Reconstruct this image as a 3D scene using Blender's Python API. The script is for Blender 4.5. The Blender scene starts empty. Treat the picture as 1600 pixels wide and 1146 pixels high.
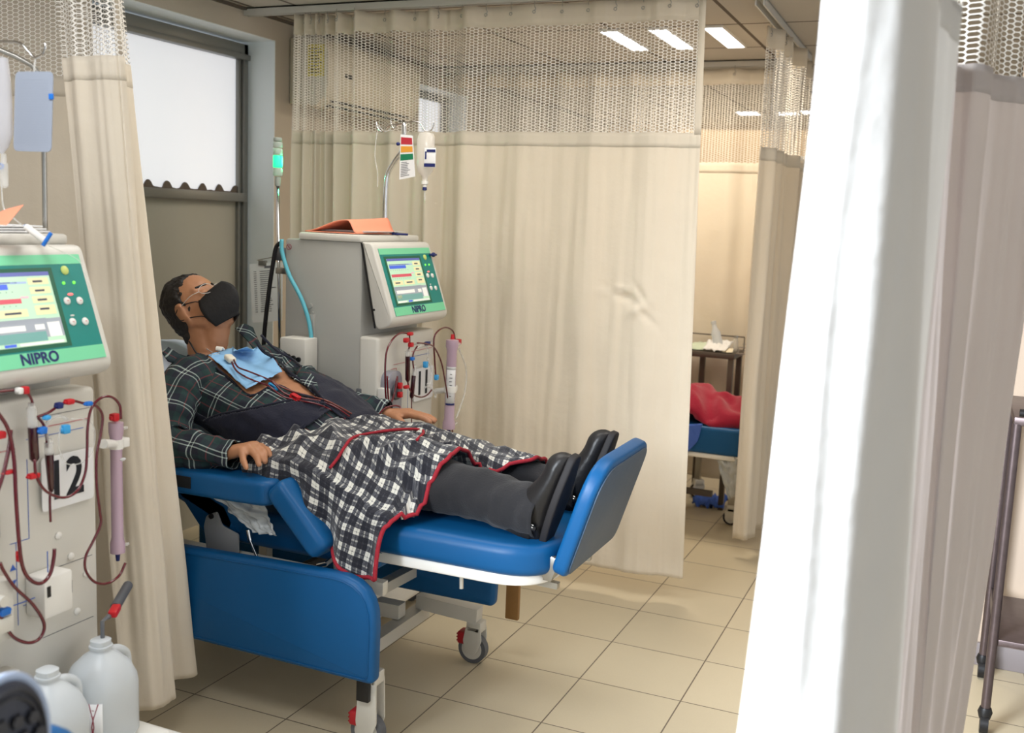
import bpy, bmesh, math, random
import numpy as np
from mathutils import Vector, Matrix, Euler, noise
from mathutils.bvhtree import BVHTree
random.seed(4)
scene = bpy.context.scene
COL = scene.collection
PI = math.pi

# ------------------------------------------------------------------ camera
F_PX, PITCH, ROLL, YAW, T = 1606.6, .1421, .0404, -.4070, .35
CAM = Vector((0, 0, 4.393 * T))
_fw = Vector((math.sin(YAW) * math.cos(PITCH), math.cos(YAW) * math.cos(PITCH), -math.sin(PITCH)))
_r = Vector((math.cos(YAW), -math.sin(YAW), 0))
_u = _r.cross(_fw)
RT = _r * math.cos(ROLL) + _u * math.sin(ROLL)
UP = -_r * math.sin(ROLL) + _u * math.cos(ROLL)
cam_data = bpy.data.cameras.new('camera')
cam_data.sensor_width = 36
cam_data.lens = 36 * F_PX / 1600
cam_data.dof.use_dof = True
cam_data.dof.focus_distance = 3.2
cam_data.dof.aperture_fstop = 3.2
cam = bpy.data.objects.new('camera', cam_data)
COL.objects.link(cam)
cam.matrix_world = Matrix(((RT.x, UP.x, -_fw.x, CAM.x), (RT.y, UP.y, -_fw.y, CAM.y), (RT.z, UP.z, -_fw.z, CAM.z), (0, 0, 0, 1)))
scene.camera = cam

def at(px, py, x=None, y=None, z=None):
    """a point of the room seen at that pixel, on one given plane"""
    d = RT * ((px - 800) / F_PX) + UP * ((573 - py) / F_PX) + _fw
    if x is not None: return CAM + d * ((x - CAM.x) / d.x)
    if y is not None: return CAM + d * ((y - CAM.y) / d.y)
    return CAM + d * ((z - CAM.z) / d.z)
def pix(p):
    d = Vector(p) - CAM
    return 800 + F_PX * d.dot(RT) / d.dot(_fw), 573 - F_PX * d.dot(UP) / d.dot(_fw)

# ------------------------------------------------------------------ light and exposure
scene.view_settings.view_transform = 'Standard'
scene.view_settings.look = 'None'
scene.view_settings.gamma = 1
scene.view_settings.use_curve_mapping = False
scene.view_settings.exposure = 0.36
world = bpy.data.worlds.new('world')
scene.world = world
world.use_nodes = True
world.node_tree.nodes['Background'].inputs[0].default_value = (.86, .93, 1.0, 1)
world.node_tree.nodes['Background'].inputs[1].default_value = 0.63
def area(name, loc, target, sx, sy, power, color, spread=PI):
    l = bpy.data.lights.new(name, 'AREA')
    l.shape = 'RECTANGLE'; l.size = sx; l.size_y = sy; l.energy = power; l.color = color; l.spread = spread
    o = bpy.data.objects.new(name, l); COL.objects.link(o)
    o.location = loc
    o.rotation_euler = (Vector(target) - Vector(loc)).to_track_quat('-Z', 'Y').to_euler()
    return o
area('bay_lamp_light', (-1.7, 2.9, 2.43), (-1.7, 2.9, 0), 1.2, .6, 11, (1, .97, .91))
area('front_bay_lamp_light', (-1.6, 0.9, 2.43), (-1.6, .9, 0), 1.2, .6, 22, (.97, .98, 1))
area('aisle_lamp_light', (-.4, 3.2, 2.43), (-.4, 3.2, 0), .6, 1.2, 11, (1, .94, .86))
area('far_bay_lamp_light', (-1.5, 5.1, 2.4), (-1.5, 5.1, 0), .9, .55, 17, (1, .86, .66))
area('far_room_lamp_light', (-1.2, 8.5, 2.4), (-1.2, 8.5, 0), 2.5, 3, 40, (1, .88, .72))
area('white_curtain_fill_light', (-1.7, -.7, 1.9), (-.1, 1.4, 1.25), 1.0, 1.4, 74, (.85, .92, 1.0), 1.15)  # added fill, narrow spread aimed at the white curtain; no window stands here

# ------------------------------------------------------------------ materials
def lin(c):
    if max(c) > 1.0: c = [v / 255 for v in c]
    return tuple((v / 12.92 if v <= .04045 else ((v + .055) / 1.055) ** 2.4) for v in c[:3]) + (1,)
class NT:
    def __init__(s, m): s.t = m.node_tree; s.n = s.t.nodes; s.l = s.t.links
    def new(s, ty, **k):
        n = s.n.new(ty)
        for a, b in k.items(): setattr(n, a, b)
        return n
    def put(s, sock, v):
        if isinstance(v, bpy.types.NodeSocket): s.l.new(v, sock)
        else: sock.default_value = v
    def math(s, op, a, b=0.0, c=None):
        n = s.new('ShaderNodeMath', operation=op); s.put(n.inputs[0], a); s.put(n.inputs[1], b)
        if c is not None: s.put(n.inputs[2], c)
        return n.outputs[0]
    def vmath(s, op, a, b=(0, 0, 0)):
        n = s.new('ShaderNodeVectorMath', operation=op); s.put(n.inputs[0], a); s.put(n.inputs[1], b)
        return n.outputs['Value'] if op in ('DOT_PRODUCT', 'LENGTH') else n.outputs[0]
    def mix(s, f, a, b):
        n = s.new('ShaderNodeMix', data_type='RGBA'); s.put(n.inputs[0], f); s.put(n.inputs[6], a); s.put(n.inputs[7], b)
        return n.outputs[2]
    def band(s, coord, period, start, width):
        f = s.math('FRACT', s.math('DIVIDE', coord, period))
        return s.math('MULTIPLY', s.math('GREATER_THAN', f, start), s.math('LESS_THAN', f, start + width))
    def uv(s): return s.new('ShaderNodeTexCoord').outputs['UV']
    def objc(s): return s.new('ShaderNodeTexCoord').outputs['Object']
    def geo(s): return s.new('ShaderNodeNewGeometry').outputs['Position']
    def sep(s, v):
        n = s.new('ShaderNodeSeparateXYZ'); s.put(n.inputs[0], v); return n.outputs[0], n.outputs[1], n.outputs[2]
    def noise(s, scale, vec=None, detail=3, rough=.5):
        n = s.new('ShaderNodeTexNoise'); n.inputs['Scale'].default_value = scale; n.inputs['Detail'].default_value = detail
        n.inputs['Roughness'].default_value = rough
        s.put(n.inputs['Vector'], vec if vec is not None else s.objc()); return n.outputs[0]
    def bump(s, h, strength, dist=.01):
        n = s.new('ShaderNodeBump'); n.inputs['Strength'].default_value = strength; n.inputs['Distance'].default_value = dist
        s.put(n.inputs['Height'], h); return n.outputs[0]
MATS = {}
def M(name, col=(200, 200, 200), rough=.5, metal=0, var=0.0, vscale=6, bump=0, bscale=60, bdist=.004, trans=0, emit=None, es=0, alpha=1, coat=0, sheen=0, ior=1.45, transl=0, spec=.5):
    if name in MATS: return MATS[name]
    m = bpy.data.materials.new(name); m.use_nodes = True
    nt = NT(m); b = nt.n['Principled BSDF']
    c = lin(col)
    b.inputs['Roughness'].default_value = rough; b.inputs['Metallic'].default_value = metal
    b.inputs['IOR'].default_value = ior; b.inputs['Transmission Weight'].default_value = trans
    b.inputs['Alpha'].default_value = alpha; b.inputs['Coat Weight'].default_value = coat
    b.inputs['Sheen Weight'].default_value = sheen; b.inputs['Specular IOR Level'].default_value = spec
    if var:
        f = nt.noise(vscale)
        a = tuple(min(1, v * (1 - var)) for v in c[:3]) + (1,); d = tuple(min(1, v * (1 + var)) for v in c[:3]) + (1,)
        nt.put(b.inputs['Base Color'], nt.mix(f, a, d))
    else: b.inputs['Base Color'].default_value = c
    if bump: nt.put(b.inputs['Normal'], nt.bump(nt.noise(bscale), bump, bdist))
    if emit is not None:
        b.inputs['Emission Color'].default_value = lin(emit); b.inputs['Emission Strength'].default_value = es
    if transl:
        t = nt.new('ShaderNodeBsdfTranslucent'); t.inputs[0].default_value = c
        x = nt.new('ShaderNodeMixShader'); x.inputs[0].default_value = transl
        nt.l.new(b.outputs[0], x.inputs[1]); nt.l.new(t.outputs[0], x.inputs[2])
        nt.l.new(x.outputs[0], nt.n['Material Output'].inputs[0])
    MATS[name] = m
    return m
def fresh(name):
    m = bpy.data.materials.new(name); m.use_nodes = True; MATS[name] = m
    nt = NT(m); return m, nt, nt.n['Principled BSDF']

def cloth_material(name, col, transl=.25, rough=.85):
    m, nt, b = fresh(name)
    c = lin(col); uv = nt.uv(); u, v, _ = nt.sep(uv)
    f = nt.noise(2.2, uv, 4)
    colr = nt.mix(f, tuple(x * .93 for x in c[:3]) + (1,), tuple(min(1, x * 1.04) for x in c[:3]) + (1,))
    nt.put(b.inputs['Base Color'], colr); b.inputs['Roughness'].default_value = rough
    b.inputs['Sheen Weight'].default_value = .1
    wr = nt.noise(7, uv, 5, .55)
    nt.put(b.inputs['Normal'], nt.bump(wr, .35, .02))
    t = nt.new('ShaderNodeBsdfTranslucent'); nt.put(t.inputs[0], colr)
    x = nt.new('ShaderNodeMixShader'); x.inputs[0].default_value = transl
    nt.l.new(b.outputs[0], x.inputs[1]); nt.l.new(t.outputs[0], x.inputs[2]); nt.l.new(x.outputs[0], nt.n['Material Output'].inputs[0])
    return m
def net_material(name, col, w=.0176, row=.0118, t=.10):
    m, nt, b = fresh(name)
    b.inputs['Base Color'].default_value = lin(col); b.inputs['Roughness'].default_value = .7
    u, v, _ = nt.sep(nt.uv())
    cmb = nt.new('ShaderNodeCombineXYZ'); nt.put(cmb.inputs[0], nt.math('ADD', nt.math('DIVIDE', v, row), 400.0)); nt.put(cmb.inputs[1], nt.math('ADD', nt.math('DIVIDE', u, w / .866), 400.0))
    p = cmb.outputs[0]; s = (1, 1.7320508, 1); h = (.5, .8660254, 0)
    a = nt.vmath('SUBTRACT', nt.vmath('MODULO', p, s), h)
    c = nt.vmath('SUBTRACT', nt.vmath('MODULO', nt.vmath('SUBTRACT', p, h), s), h)
    sel = nt.math('LESS_THAN', nt.vmath('DOT_PRODUCT', a, a), nt.vmath('DOT_PRODUCT', c, c))
    mx = nt.new('ShaderNodeMix', data_type='VECTOR'); nt.put(mx.inputs[0], sel); nt.put(mx.inputs[4], c); nt.put(mx.inputs[5], a)
    x, y, _ = nt.sep(nt.vmath('ABSOLUTE', mx.outputs[1]))
    d = nt.math('MAXIMUM', x, nt.math('ADD', nt.math('MULTIPLY', x, .5), nt.math('MULTIPLY', y, .8660254)))
    th = nt.math('GREATER_THAN', d, .5 - t)
    tr = nt.new('ShaderNodeBsdfTransparent'); ms = nt.new('ShaderNodeMixShader')
    nt.put(ms.inputs[0], th); nt.l.new(tr.outputs[0], ms.inputs[1]); nt.l.new(b.outputs[0], ms.inputs[2])
    nt.l.new(ms.outputs[0], nt.n['Material Output'].inputs[0])
    return m
def tile_material(name, col, grout, size, ox, oy, gw, rough, bumpy=.0, var=.06):
    m, nt, b = fresh(name)
    x, y, z = nt.sep(nt.geo())
    gx = nt.math('FRACT', nt.math('ADD', nt.math('DIVIDE', nt.math('SUBTRACT', x, ox), size), 100.0))
    gy = nt.math('FRACT', nt.math('ADD', nt.math('DIVIDE', nt.math('SUBTRACT', y, oy), size), 100.0))
    def edge(g): return nt.math('LESS_THAN', nt.math('SUBTRACT', .5, nt.math('ABSOLUTE', nt.math('SUBTRACT', g, .5))), gw / size / 2)
    line = nt.math('MAXIMUM', edge(gx), edge(gy))
    cx = nt.math('FLOOR', nt.math('DIVIDE', nt.math('SUBTRACT', x, ox), size)); cy = nt.math('FLOOR', nt.math('DIVIDE', nt.math('SUBTRACT', y, oy), size))
    cmb = nt.new('ShaderNodeCombineXYZ'); nt.put(cmb.inputs[0], cx); nt.put(cmb.inputs[1], cy)
    wn = nt.new('ShaderNodeTexWhiteNoise'); nt.put(wn.inputs[0], cmb.outputs[0])
    c = lin(col)
    lo = tuple(v * (1 - var) for v in c[:3]) + (1,); hi = tuple(min(1, v * (1 + var)) for v in c[:3]) + (1,)
    f = nt.math('ADD', nt.math('MULTIPLY', wn.outputs[0], .5), nt.math('MULTIPLY', nt.noise(5, nt.geo(), 6, .6), .5))
    cc = nt.mix(f, lo, hi)
    fine = nt.noise(160, nt.geo(), 2)
    cc = nt.mix(nt.math('MULTIPLY', fine, .18), cc, tuple(v * .7 for v in c[:3]) + (1,))
    nt.put(b.inputs['Base Color'], nt.mix(line, cc, lin(grout)))
    b.inputs['Roughness'].default_value = rough
    h = nt.math('SUBTRACT', nt.math('MULTIPLY', fine, bumpy), line)
    nt.put(b.inputs['Normal'], nt.bump(h, .25, .003))
    return m
def blanket_material():
    m, nt, b = fresh('black_white_plaid_fleece')
    u, v, _ = nt.sep(nt.uv())
    P = .047
    def band(c):
        w = nt.band(c, P, .05, .38); l = nt.band(c, P, .24, .05); l2 = nt.band(c, P, .70, .09)
        return nt.math('ADD', nt.math('MULTIPLY', w, nt.math('SUBTRACT', 1.0, nt.math('MULTIPLY', l, .5))), nt.math('MULTIPLY', l2, .35))
    s = nt.math('MULTIPLY', nt.math('ADD', band(u), band(v)), .5)
    nz = nt.noise(260, nt.uv(), 2)
    r = nt.new('ShaderNodeValToRGB'); nt.put(r.inputs[0], nt.math('ADD', s, nt.math('MULTIPLY', nt.math('SUBTRACT', nz, .5), .35)))
    e = r.color_ramp.elements; e[0].position = .12; e[0].color = lin((20, 22, 34)); e[1].position = .85; e[1].color = lin((206, 205, 196))
    k = e.new(.5); k.color = lin((66, 68, 76))
    nt.put(b.inputs['Base Color'], r.outputs[0]); b.inputs['Roughness'].default_value = .95; b.inputs['Sheen Weight'].default_value = .3
    nt.put(b.inputs['Normal'], nt.bump(nz, .5, .004))
    return m
def shirt_material():
    m, nt, b = fresh('dark_green_navy_plaid_flannel')
    u, v, _ = nt.sep(nt.uv())
    P = .118
    g1 = nt.band(u, P, .05, .45); g2 = nt.band(v, P, .05, .45)
    base = nt.mix(nt.math('MULTIPLY', nt.math('ADD', g1, g2), .5), lin((24, 27, 42)), lin((26, 52, 52)))
    w = 0
    def lines(c, st):
        a = None
        for s0 in st:
            q = nt.band(c, P, s0, .034); a = q if a is None else nt.math('MAXIMUM', a, q)
        return a
    red = nt.math('MAXIMUM', lines(u, (.27,)), lines(v, (.27,)))
    base = nt.mix(nt.math('MULTIPLY', red, .6), base, lin((110, 46, 52)))
    wh = nt.math('MULTIPLY', nt.math('ADD', lines(u, (.72, .84)), lines(v, (.72, .84))), .5)
    base = nt.mix(nt.math('MULTIPLY', wh, .85), base, lin((196, 212, 206)))
    nt.put(b.inputs['Base Color'], base); b.inputs['Roughness'].default_value = .9
    nt.put(b.inputs['Normal'], nt.bump(nt.noise(30, nt.uv(), 3), .4, .01))
    return m

CLOTH = cloth_material('cream_curtain_cloth', (240, 230, 212))
CLOTH_W = cloth_material('ivory_curtain_cloth', (238, 236, 233))
NET = net_material('honeycomb_curtain_net', (238, 233, 224))
HEAD = cloth_material('curtain_heading_tape', (232, 222, 204))
FLOORM = tile_material('beige_ceramic_tiles', (208, 195, 167), (112, 100, 84), .35, -1.4116, 2.8038, .0045, .38, .4)
CEILM = tile_material('ceiling_panels', (192, 184, 172), (92, 80, 70), .61, -1.02, 4.80, .018, .9, 1.0, .03)
WALLM = M('warm_grey_wall_paint', (187, 178, 165), .8, var=.04, bump=.15, bscale=90)
REVEAL = M('pale_window_reveal_paint', (228, 234, 236), .75, var=.03)
ALU = M('aluminium_window_frame', (128, 128, 124), .45, .6, var=.05)
PLAST = M('off_white_machine_plastic', (208, 205, 196), .42, var=.02)
PLASTG = M('light_grey_machine_panel', (164, 163, 157), .5, var=.02)
WHITE = M('white_plastic', (228, 226, 220), .4)
STEEL = M('brushed_steel', (170, 168, 162), .3, .9, var=.05)
CHROME = M('polished_chrome', (215, 215, 215), .12, 1)
BLUE = M('royal_blue_vinyl', (8, 80, 132), .42, var=.06, vscale=4, bump=.25, bscale=14, bdist=.004, spec=.35)
BLACK = M('black_plastic', (22, 22, 24), .45)
RUBBER = M('grey_rubber', (96, 98, 102), .6)
REDP = M('red_plastic', (190, 24, 34), .4)
BLUEP = M('blue_plastic', (26, 110, 200), .4)
CYANP = M('light_blue_plastic', (60, 160, 220), .35)
NAVYP = M('navy_ink', (24, 34, 96), .5)
INK = M('black_ink', (20, 22, 30), .7)
BLOOD = M('blood_filled_tubing', (92, 14, 28), .18, coat=.5)
BLOODD = M('dark_blood_chamber', (54, 6, 16), .15, coat=.6)
CLEAR = M('clear_soft_plastic', (232, 232, 228), .15, alpha=.32, coat=.3)
MILKY = M('milky_translucent_plastic', (214, 220, 224), .35, alpha=.72, transl=0)
PAPER = M('white_paper', (226, 226, 226), .8)
WOOD = M('varnished_brown_wood', (150, 110, 62), .5, var=.2, vscale=12)
FRAMEW = M('cream_painted_steel_frame', (206, 203, 194), .4, .1)
SKIN = M('tan_skin', (172, 122, 90), .5, var=.10, vscale=14, bump=.12, bscale=90, bdist=.003)
NAVY = M('navy_knit_vest_wool', (24, 26, 42), .95, var=.1, vscale=20, bump=.6, bscale=140, bdist=.003, sheen=.08)
TROUSER = M('charcoal_wool_trousers', (34, 34, 37), .95, var=.1, vscale=30, bump=.4, bscale=160, sheen=.1)
SHOE = M('black_leather_shoe', (28, 27, 28), .42, bump=.3, bscale=60)
HAIR = M('dark_hair', (30, 26, 25), .6, var=.5, vscale=60, bump=.8, bscale=120)
BLANKET = blanket_material(); SHIRT = shirt_material()
REDTRIM = M('red_blanket_binding', (150, 26, 42), .8, var=.35, vscale=120)

# ------------------------------------------------------------------ object helpers
def tag(o, label=None, cat=None, group=None, kind=None):
    if label: o['label'] = label
    if cat: o['category'] = cat
    if group: o['group'] = group
    if kind: o['kind'] = kind
    return o
def thing(name, label, cat, loc=(0, 0, 0), group=None):
    o = bpy.data.objects.new(name, None); COL.objects.link(o); o.location = loc
    o.empty_display_size = .05
    return tag(o, label, cat, group)
def link(name, me, mat, parent=None, smooth=True):
    for m in (mat if isinstance(mat, (list, tuple)) else [mat]): me.materials.append(m)
    if smooth:
        me.polygons.foreach_set('use_smooth', [True] * len(me.polygons))
    o = bpy.data.objects.new(name, me); COL.objects.link(o)
    if parent is not None:
        o.parent = parent
        if parent.parent is None: o.matrix_parent_inverse = (Matrix.Translation(parent.location) @ parent.rotation_euler.to_matrix().to_4x4()).inverted()
    return o
def obj(name, bm, mat, parent=None, smooth=False, auto=True):
    me = bpy.data.meshes.new(name)
    bmesh.ops.recalc_face_normals(bm, faces=bm.faces[:])
    bm.to_mesh(me); bm.free()
    o = link(name, me, mat, parent, smooth or auto)
    if auto and not smooth:
        sharp_by_angle(me, 40)
    return o
def sharp_by_angle(me, deg):
    try: me.set_sharp_from_angle(angle=math.radians(deg))
    except Exception: pass
def B(): return bmesh.new()
def add_box(bm, lo, hi, bev=0, seg=2, mi=0, mtx=None):
    t = bmesh.new()
    lo = Vector(lo); hi = Vector(hi); c = (lo + hi) / 2; s = hi - lo
    bmesh.ops.create_cube(t, size=1, matrix=Matrix.Translation(c) @ Matrix.Diagonal((*s, 1)))
    if bev: bmesh.ops.bevel(t, geom=t.edges[:], offset=min(bev, min(s) * .49), segments=seg, profile=.5, affect='EDGES')
    join(bm, t, mi, mtx)
def join(bm, t, mi=0, mtx=None):
    if mtx is not None: bmesh.ops.transform(t, matrix=mtx, verts=t.verts)
    for f in t.faces: f.material_index = mi
    me = bpy.data.meshes.new('tmp'); t.to_mesh(me); t.free(); bm.from_mesh(me); bpy.data.meshes.remove(me)
def smooth_path(pts, n=6):
    pts = [Vector(p) for p in pts]
    if len(pts) < 3: return pts
    out = []
    q = [pts[0] * 2 - pts[1]] + pts + [pts[-1] * 2 - pts[-2]]
    for i in range(1, len(q) - 2):
        a, b, c, d = q[i - 1:i + 3]
        for k in range(n):
            t = k / n
            out.append(.5 * ((2 * b) + (c - a) * t + (2 * a - 5 * b + 4 * c - d) * t * t + (3 * b - a - 3 * c + d) * t ** 3))
    out.append(pts[-1]); return out
def add_tube(bm, pts, r, seg=10, smooth=0, mi=0, caps=True, closed=False):
    pts = smooth_path(pts, smooth) if smooth else [Vector(p) for p in pts]
    n = len(pts)
    rad = r if isinstance(r, (list, tuple)) else None
    prev = None; rings = []
    for i, p in enumerate(pts):
        a = pts[i - 1] if i > 0 else (pts[-1] if closed else p); c = pts[i + 1] if i < n - 1 else (pts[0] if closed else p)
        d = (c - a); d = d.normalized() if d.length > 1e-9 else Vector((0, 0, 1))
        if prev is None:
            up = Vector((0, 0, 1)) if abs(d.z) < .9 else Vector((1, 0, 0))
            x = d.cross(up).normalized()
        else:
            x = prev - d * prev.dot(d)
            x = x.normalized() if x.length > 1e-6 else d.orthogonal().normalized()
        prev = x; y = d.cross(x)
        if rad is not None:
            f = i / (n - 1) * (len(rad) - 1); k = min(int(f), len(rad) - 2); rr = rad[k] + (rad[k + 1] - rad[k]) * (f - k)
        else: rr = r
        rings.append([bm.verts.new(p + (x * math.cos(2 * PI * j / seg) + y * math.sin(2 * PI * j / seg)) * rr) for j in range(seg)])
    m = n if closed else n - 1
    for i in range(m):
        A, Bq = rings[i], rings[(i + 1) % n]
        for j in range(seg):
            f = bm.faces.new((A[j], A[(j + 1) % seg], Bq[(j + 1) % seg], Bq[j])); f.material_index = mi
    if caps and not closed:
        f = bm.faces.new(rings[0][::-1]); f.material_index = mi
        f = bm.faces.new(rings[-1]); f.material_index = mi
def add_cyl(bm, p0, p1, r0, r1=None, seg=20, mi=0, bev=0):
    add_tube(bm, [p0, p1], [r0, r0 if r1 is None else r1], seg, mi=mi)
def add_lathe(bm, prof, c, axis=(0, 0, 1), seg=28, mi=0, sq=1.0, flat=None):
    """prof: (radius, height) list about axis through c; flat=(sx, sy) squashes"""
    ax = Vector(axis).normalized(); x = ax.orthogonal().normalized()
    if abs(ax.z) > .99: x = Vector((1, 0, 0))
    y = ax.cross(x); c = Vector(c); rings = []
    fx, fy = flat or (1, 1)
    for r, h in prof:
        ring = []
        for j in range(seg):
            a = 2 * PI * j / seg; ca, sa = math.cos(a), math.sin(a)
            if sq != 1: ca = math.copysign(abs(ca) ** sq, ca); sa = math.copysign(abs(sa) ** sq, sa)
            ring.append(bm.verts.new(c + ax * h + (x * ca * fx + y * sa * fy) * max(r, 1e-4)))
        rings.append(ring)
    for A, Q in zip(rings, rings[1:]):
        for j in range(seg):
            f = bm.faces.new((A[j], A[(j + 1) % seg], Q[(j + 1) % seg], Q[j])); f.material_index = mi
    for R_, rev in ((rings[0], True), (rings[-1], False)):
        f = bm.faces.new(R_[::-1] if rev else R_); f.material_index = mi
def add_prism(bm, pts, d, bev=0, seg=2, mi=0):
    """closed planar polygon (3D points) extruded along vector d, its rim rounded by bev"""
    d = Vector(d); pts = [Vector(p) for p in pts]; n = len(pts); h = d.length; dn = d / h
    if not bev: prof = [(0, 0), (0, h)]
    else:
        bev = min(bev, h * .48)
        q = [(bev * (1 - math.sin(k / seg * PI / 2)), bev * (1 - math.cos(k / seg * PI / 2))) for k in range(seg + 1)]
        prof = q + [(o, h - z) for o, z in q[::-1]]
    nn = Vector((0, 0, 0))
    for i in range(n): nn += pts[i].cross(pts[(i + 1) % n])
    nn.normalize(); rings = []
    inn = []
    for i in range(n):
        e0 = (pts[i] - pts[i - 1]).normalized(); e1 = (pts[(i + 1) % n] - pts[i]).normalized()
        m0, m1 = nn.cross(e0), nn.cross(e1); m = m0 + m1
        inn.append(m / max(.35, m.dot(m0)) if m.length > 1e-6 else m0)
    for o, z in prof: rings.append([bm.verts.new(p + inn[i] * o + dn * z) for i, p in enumerate(pts)])
    for A, Q in zip(rings, rings[1:]):
        for j in range(n):
            f = bm.faces.new((A[j], A[(j + 1) % n], Q[(j + 1) % n], Q[j])); f.material_index = mi
    f = bm.faces.new(rings[0][::-1]); f.material_index = mi
    f = bm.faces.new(rings[-1]); f.material_index = mi
def round_poly(pts, r, n=5):
    """round the corners of a closed polygon; r a number or one per corner"""
    out = []; m = len(pts); pts = [Vector(p) for p in pts]
    for i in range(m):
        p, a, b = pts[i], pts[i - 1], pts[(i + 1) % m]
        rr = r[i] if isinstance(r, (list, tuple)) else r
        if rr <= 0: out.append(p); continue
        da, db = (a - p), (b - p); q = min(rr, da.length * .45, db.length * .45)
        s, e = p + da.normalized() * q, p + db.normalized() * q
        for k in range(n + 1):
            t = k / n; out.append(s * (1 - t) ** 2 + p * 2 * t * (1 - t) + e * t * t)
    return out
def add_ball(bm, c, r, mi=0, seg=16, mtx=None):
    t = bmesh.new(); bmesh.ops.create_uvsphere(t, u_segments=seg, v_segments=max(6, seg // 2), radius=1)
    rr = Vector((r, r, r)) if not hasattr(r, '__len__') else Vector(r)
    m = Matrix.Translation(Vector(c)) @ (mtx.to_4x4() if mtx is not None else Matrix.Identity(4)) @ Matrix.Diagonal((*rr, 1))
    join(bm, t, mi, m)
def grid_mesh(name, P, mat, parent=None, uv=None, solid=0, wrap=False, keep=None, offset=0):
    """P: array [nu][nv][3]; uv: array [nu][nv][2]"""
    P = np.asarray(P, float); nu, nv = P.shape[:2]
    faces = []; luv = []
    if uv is not None: uv = np.asarray(uv, float)
    for i in range(nu - 1):
        for j in range(nv - 1 + (1 if wrap else 0)):
            j2 = (j + 1) % nv
            if keep is not None and not keep(i, j): continue
            faces.append((i * nv + j, (i + 1) * nv + j, (i + 1) * nv + j2, i * nv + j2))
            if uv is not None:
                U = uv
                e = U[i][j2] if not (wrap and j2 == 0) else (U[i][nv - 1] + (U[i][nv - 1] - U[i][nv - 2]))
                g = U[i + 1][j2] if not (wrap and j2 == 0) else (U[i + 1][nv - 1] + (U[i + 1][nv - 1] - U[i + 1][nv - 2]))
                luv += [U[i][j], U[i + 1][j], g, e]
    me = bpy.data.meshes.new(name)
    me.from_pydata(P.reshape(-1, 3).tolist(), [], faces)
    if uv is not None:
        l = me.uv_layers.new(name='UVMap'); l.data.foreach_set('uv', np.asarray(luv, float).ravel())
    o = link(name, me, mat, parent, True)
    if keep is not None:
        b = bmesh.new(); b.from_mesh(me); bmesh.ops.delete(b, geom=[v for v in b.verts if not v.link_faces], context='VERTS'); b.to_mesh(me); b.free()
    if solid:
        s = o.modifiers.new('thickness', 'SOLIDIFY'); s.thickness = solid; s.offset = offset
    return o
def nz(x, y=0, z=0): return noise.noise(Vector((x, y, z)))
def catmull(pts, t):
    """pts on [0,1] evenly"""
    n = len(pts) - 1; f = min(max(t, 0), 1) * n; i = min(int(f), n - 1); t = f - i
    p = [Vector(pts[max(i - 1, 0)]), Vector(pts[i]), Vector(pts[i + 1]), Vector(pts[min(i + 2, n)])]
    a, b, c, d = p
    return .5 * ((2 * b) + (c - a) * t + (2 * a - 5 * b + 4 * c - d) * t * t + (3 * b - a - 3 * c + d) * t ** 3)
def text(name, s, mat, parent, loc, xdir, updir, size, ext=.0006, bold=0, align='CENTER', shear=0, sx=1):
    c = bpy.data.curves.new(name, 'FONT'); c.body = s; c.size = size; c.extrude = ext; c.offset = bold; c.align_x = align; c.align_y = 'CENTER'
    c.shear = shear; c.resolution_u = 3
    c.materials.append(mat)
    tmp = bpy.data.objects.new(name, c); COL.objects.link(tmp)
    me = bpy.data.meshes.new_from_object(tmp.evaluated_get(bpy.context.evaluated_depsgraph_get())); bpy.data.objects.remove(tmp)
    me.name = name; o = bpy.data.objects.new(name, me); COL.objects.link(o)
    x = Vector(xdir).normalized(); u = Vector(updir).normalized(); n = x.cross(u)
    mw = Matrix(((x.x * sx, u.x, n.x, loc[0]), (x.y * sx, u.y, n.y, loc[1]), (x.z * sx, u.z, n.z, loc[2]), (0, 0, 0, 1)))
    if parent is not None:
        o.parent = parent; o.matrix_parent_inverse = Matrix.Translation(parent.location).inverted()
    o.matrix_basis = mw
    return o
# ================================================================== THE ROOM
XW, CZ = -3.13, 2.45            # window wall plane, ceiling height
def struct(name, bm, mat): 
    return tag(obj(name, bm, mat), kind='structure')
bm = B(); add_box(bm, (-4.2, -3.2, -.1), (3.2, 14, 0)); struct('floor', bm, FLOORM)
bm = B(); add_box(bm, (-4.2, -3.2, CZ), (3.2, 14, CZ + .1)); struct('ceiling', bm, CEILM)
# window wall with two recessed openings
W1 = (3.08, 4.22, .0, 2.343); W2 = (5.66, 6.32, .95, 2.335)
bm = B()
add_box(bm, (XW - .35, -3.2, 0), (XW, W1[0], CZ)); add_box(bm, (XW - .35, W1[0], W1[3]), (XW, W1[1], CZ))
add_box(bm, (XW - .35, W1[1], 0), (XW, W2[0], CZ)); add_box(bm, (XW - .35, W2[0], 0), (XW, W2[1], W2[2]))
add_box(bm, (XW - .35, W2[0], W2[3]), (XW, W2[1], CZ)); add_box(bm, (XW - .35, W2[1], 0), (XW, 14, CZ))
struct('wall_left', bm, WALLM)
bm = B()                         # pale plaster lining of the recess
add_box(bm, (XW - .34, W1[1] - .004, .0), (XW + .003, W1[1] + .0, W1[3])); add_box(bm, (XW - .34, W1[0], W1[3] - .004), (XW + .003, W1[1], W1[3]))
add_box(bm, (XW - .34, W2[1] - .004, W2[2]), (XW + .003, W2[1], W2[3])); add_box(bm, (XW - .34, W2[0], W2[3] - .004), (XW + .003, W2[1], W2[3]))
struct('trim_1', bm, REVEAL)
bm = B(); add_box(bm, (-4.2, 12.9, 0), (3.2, 13.1, CZ)); struct('wall_back', bm, M('tan_far_wall_paint', (196, 172, 138), .85))
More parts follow.
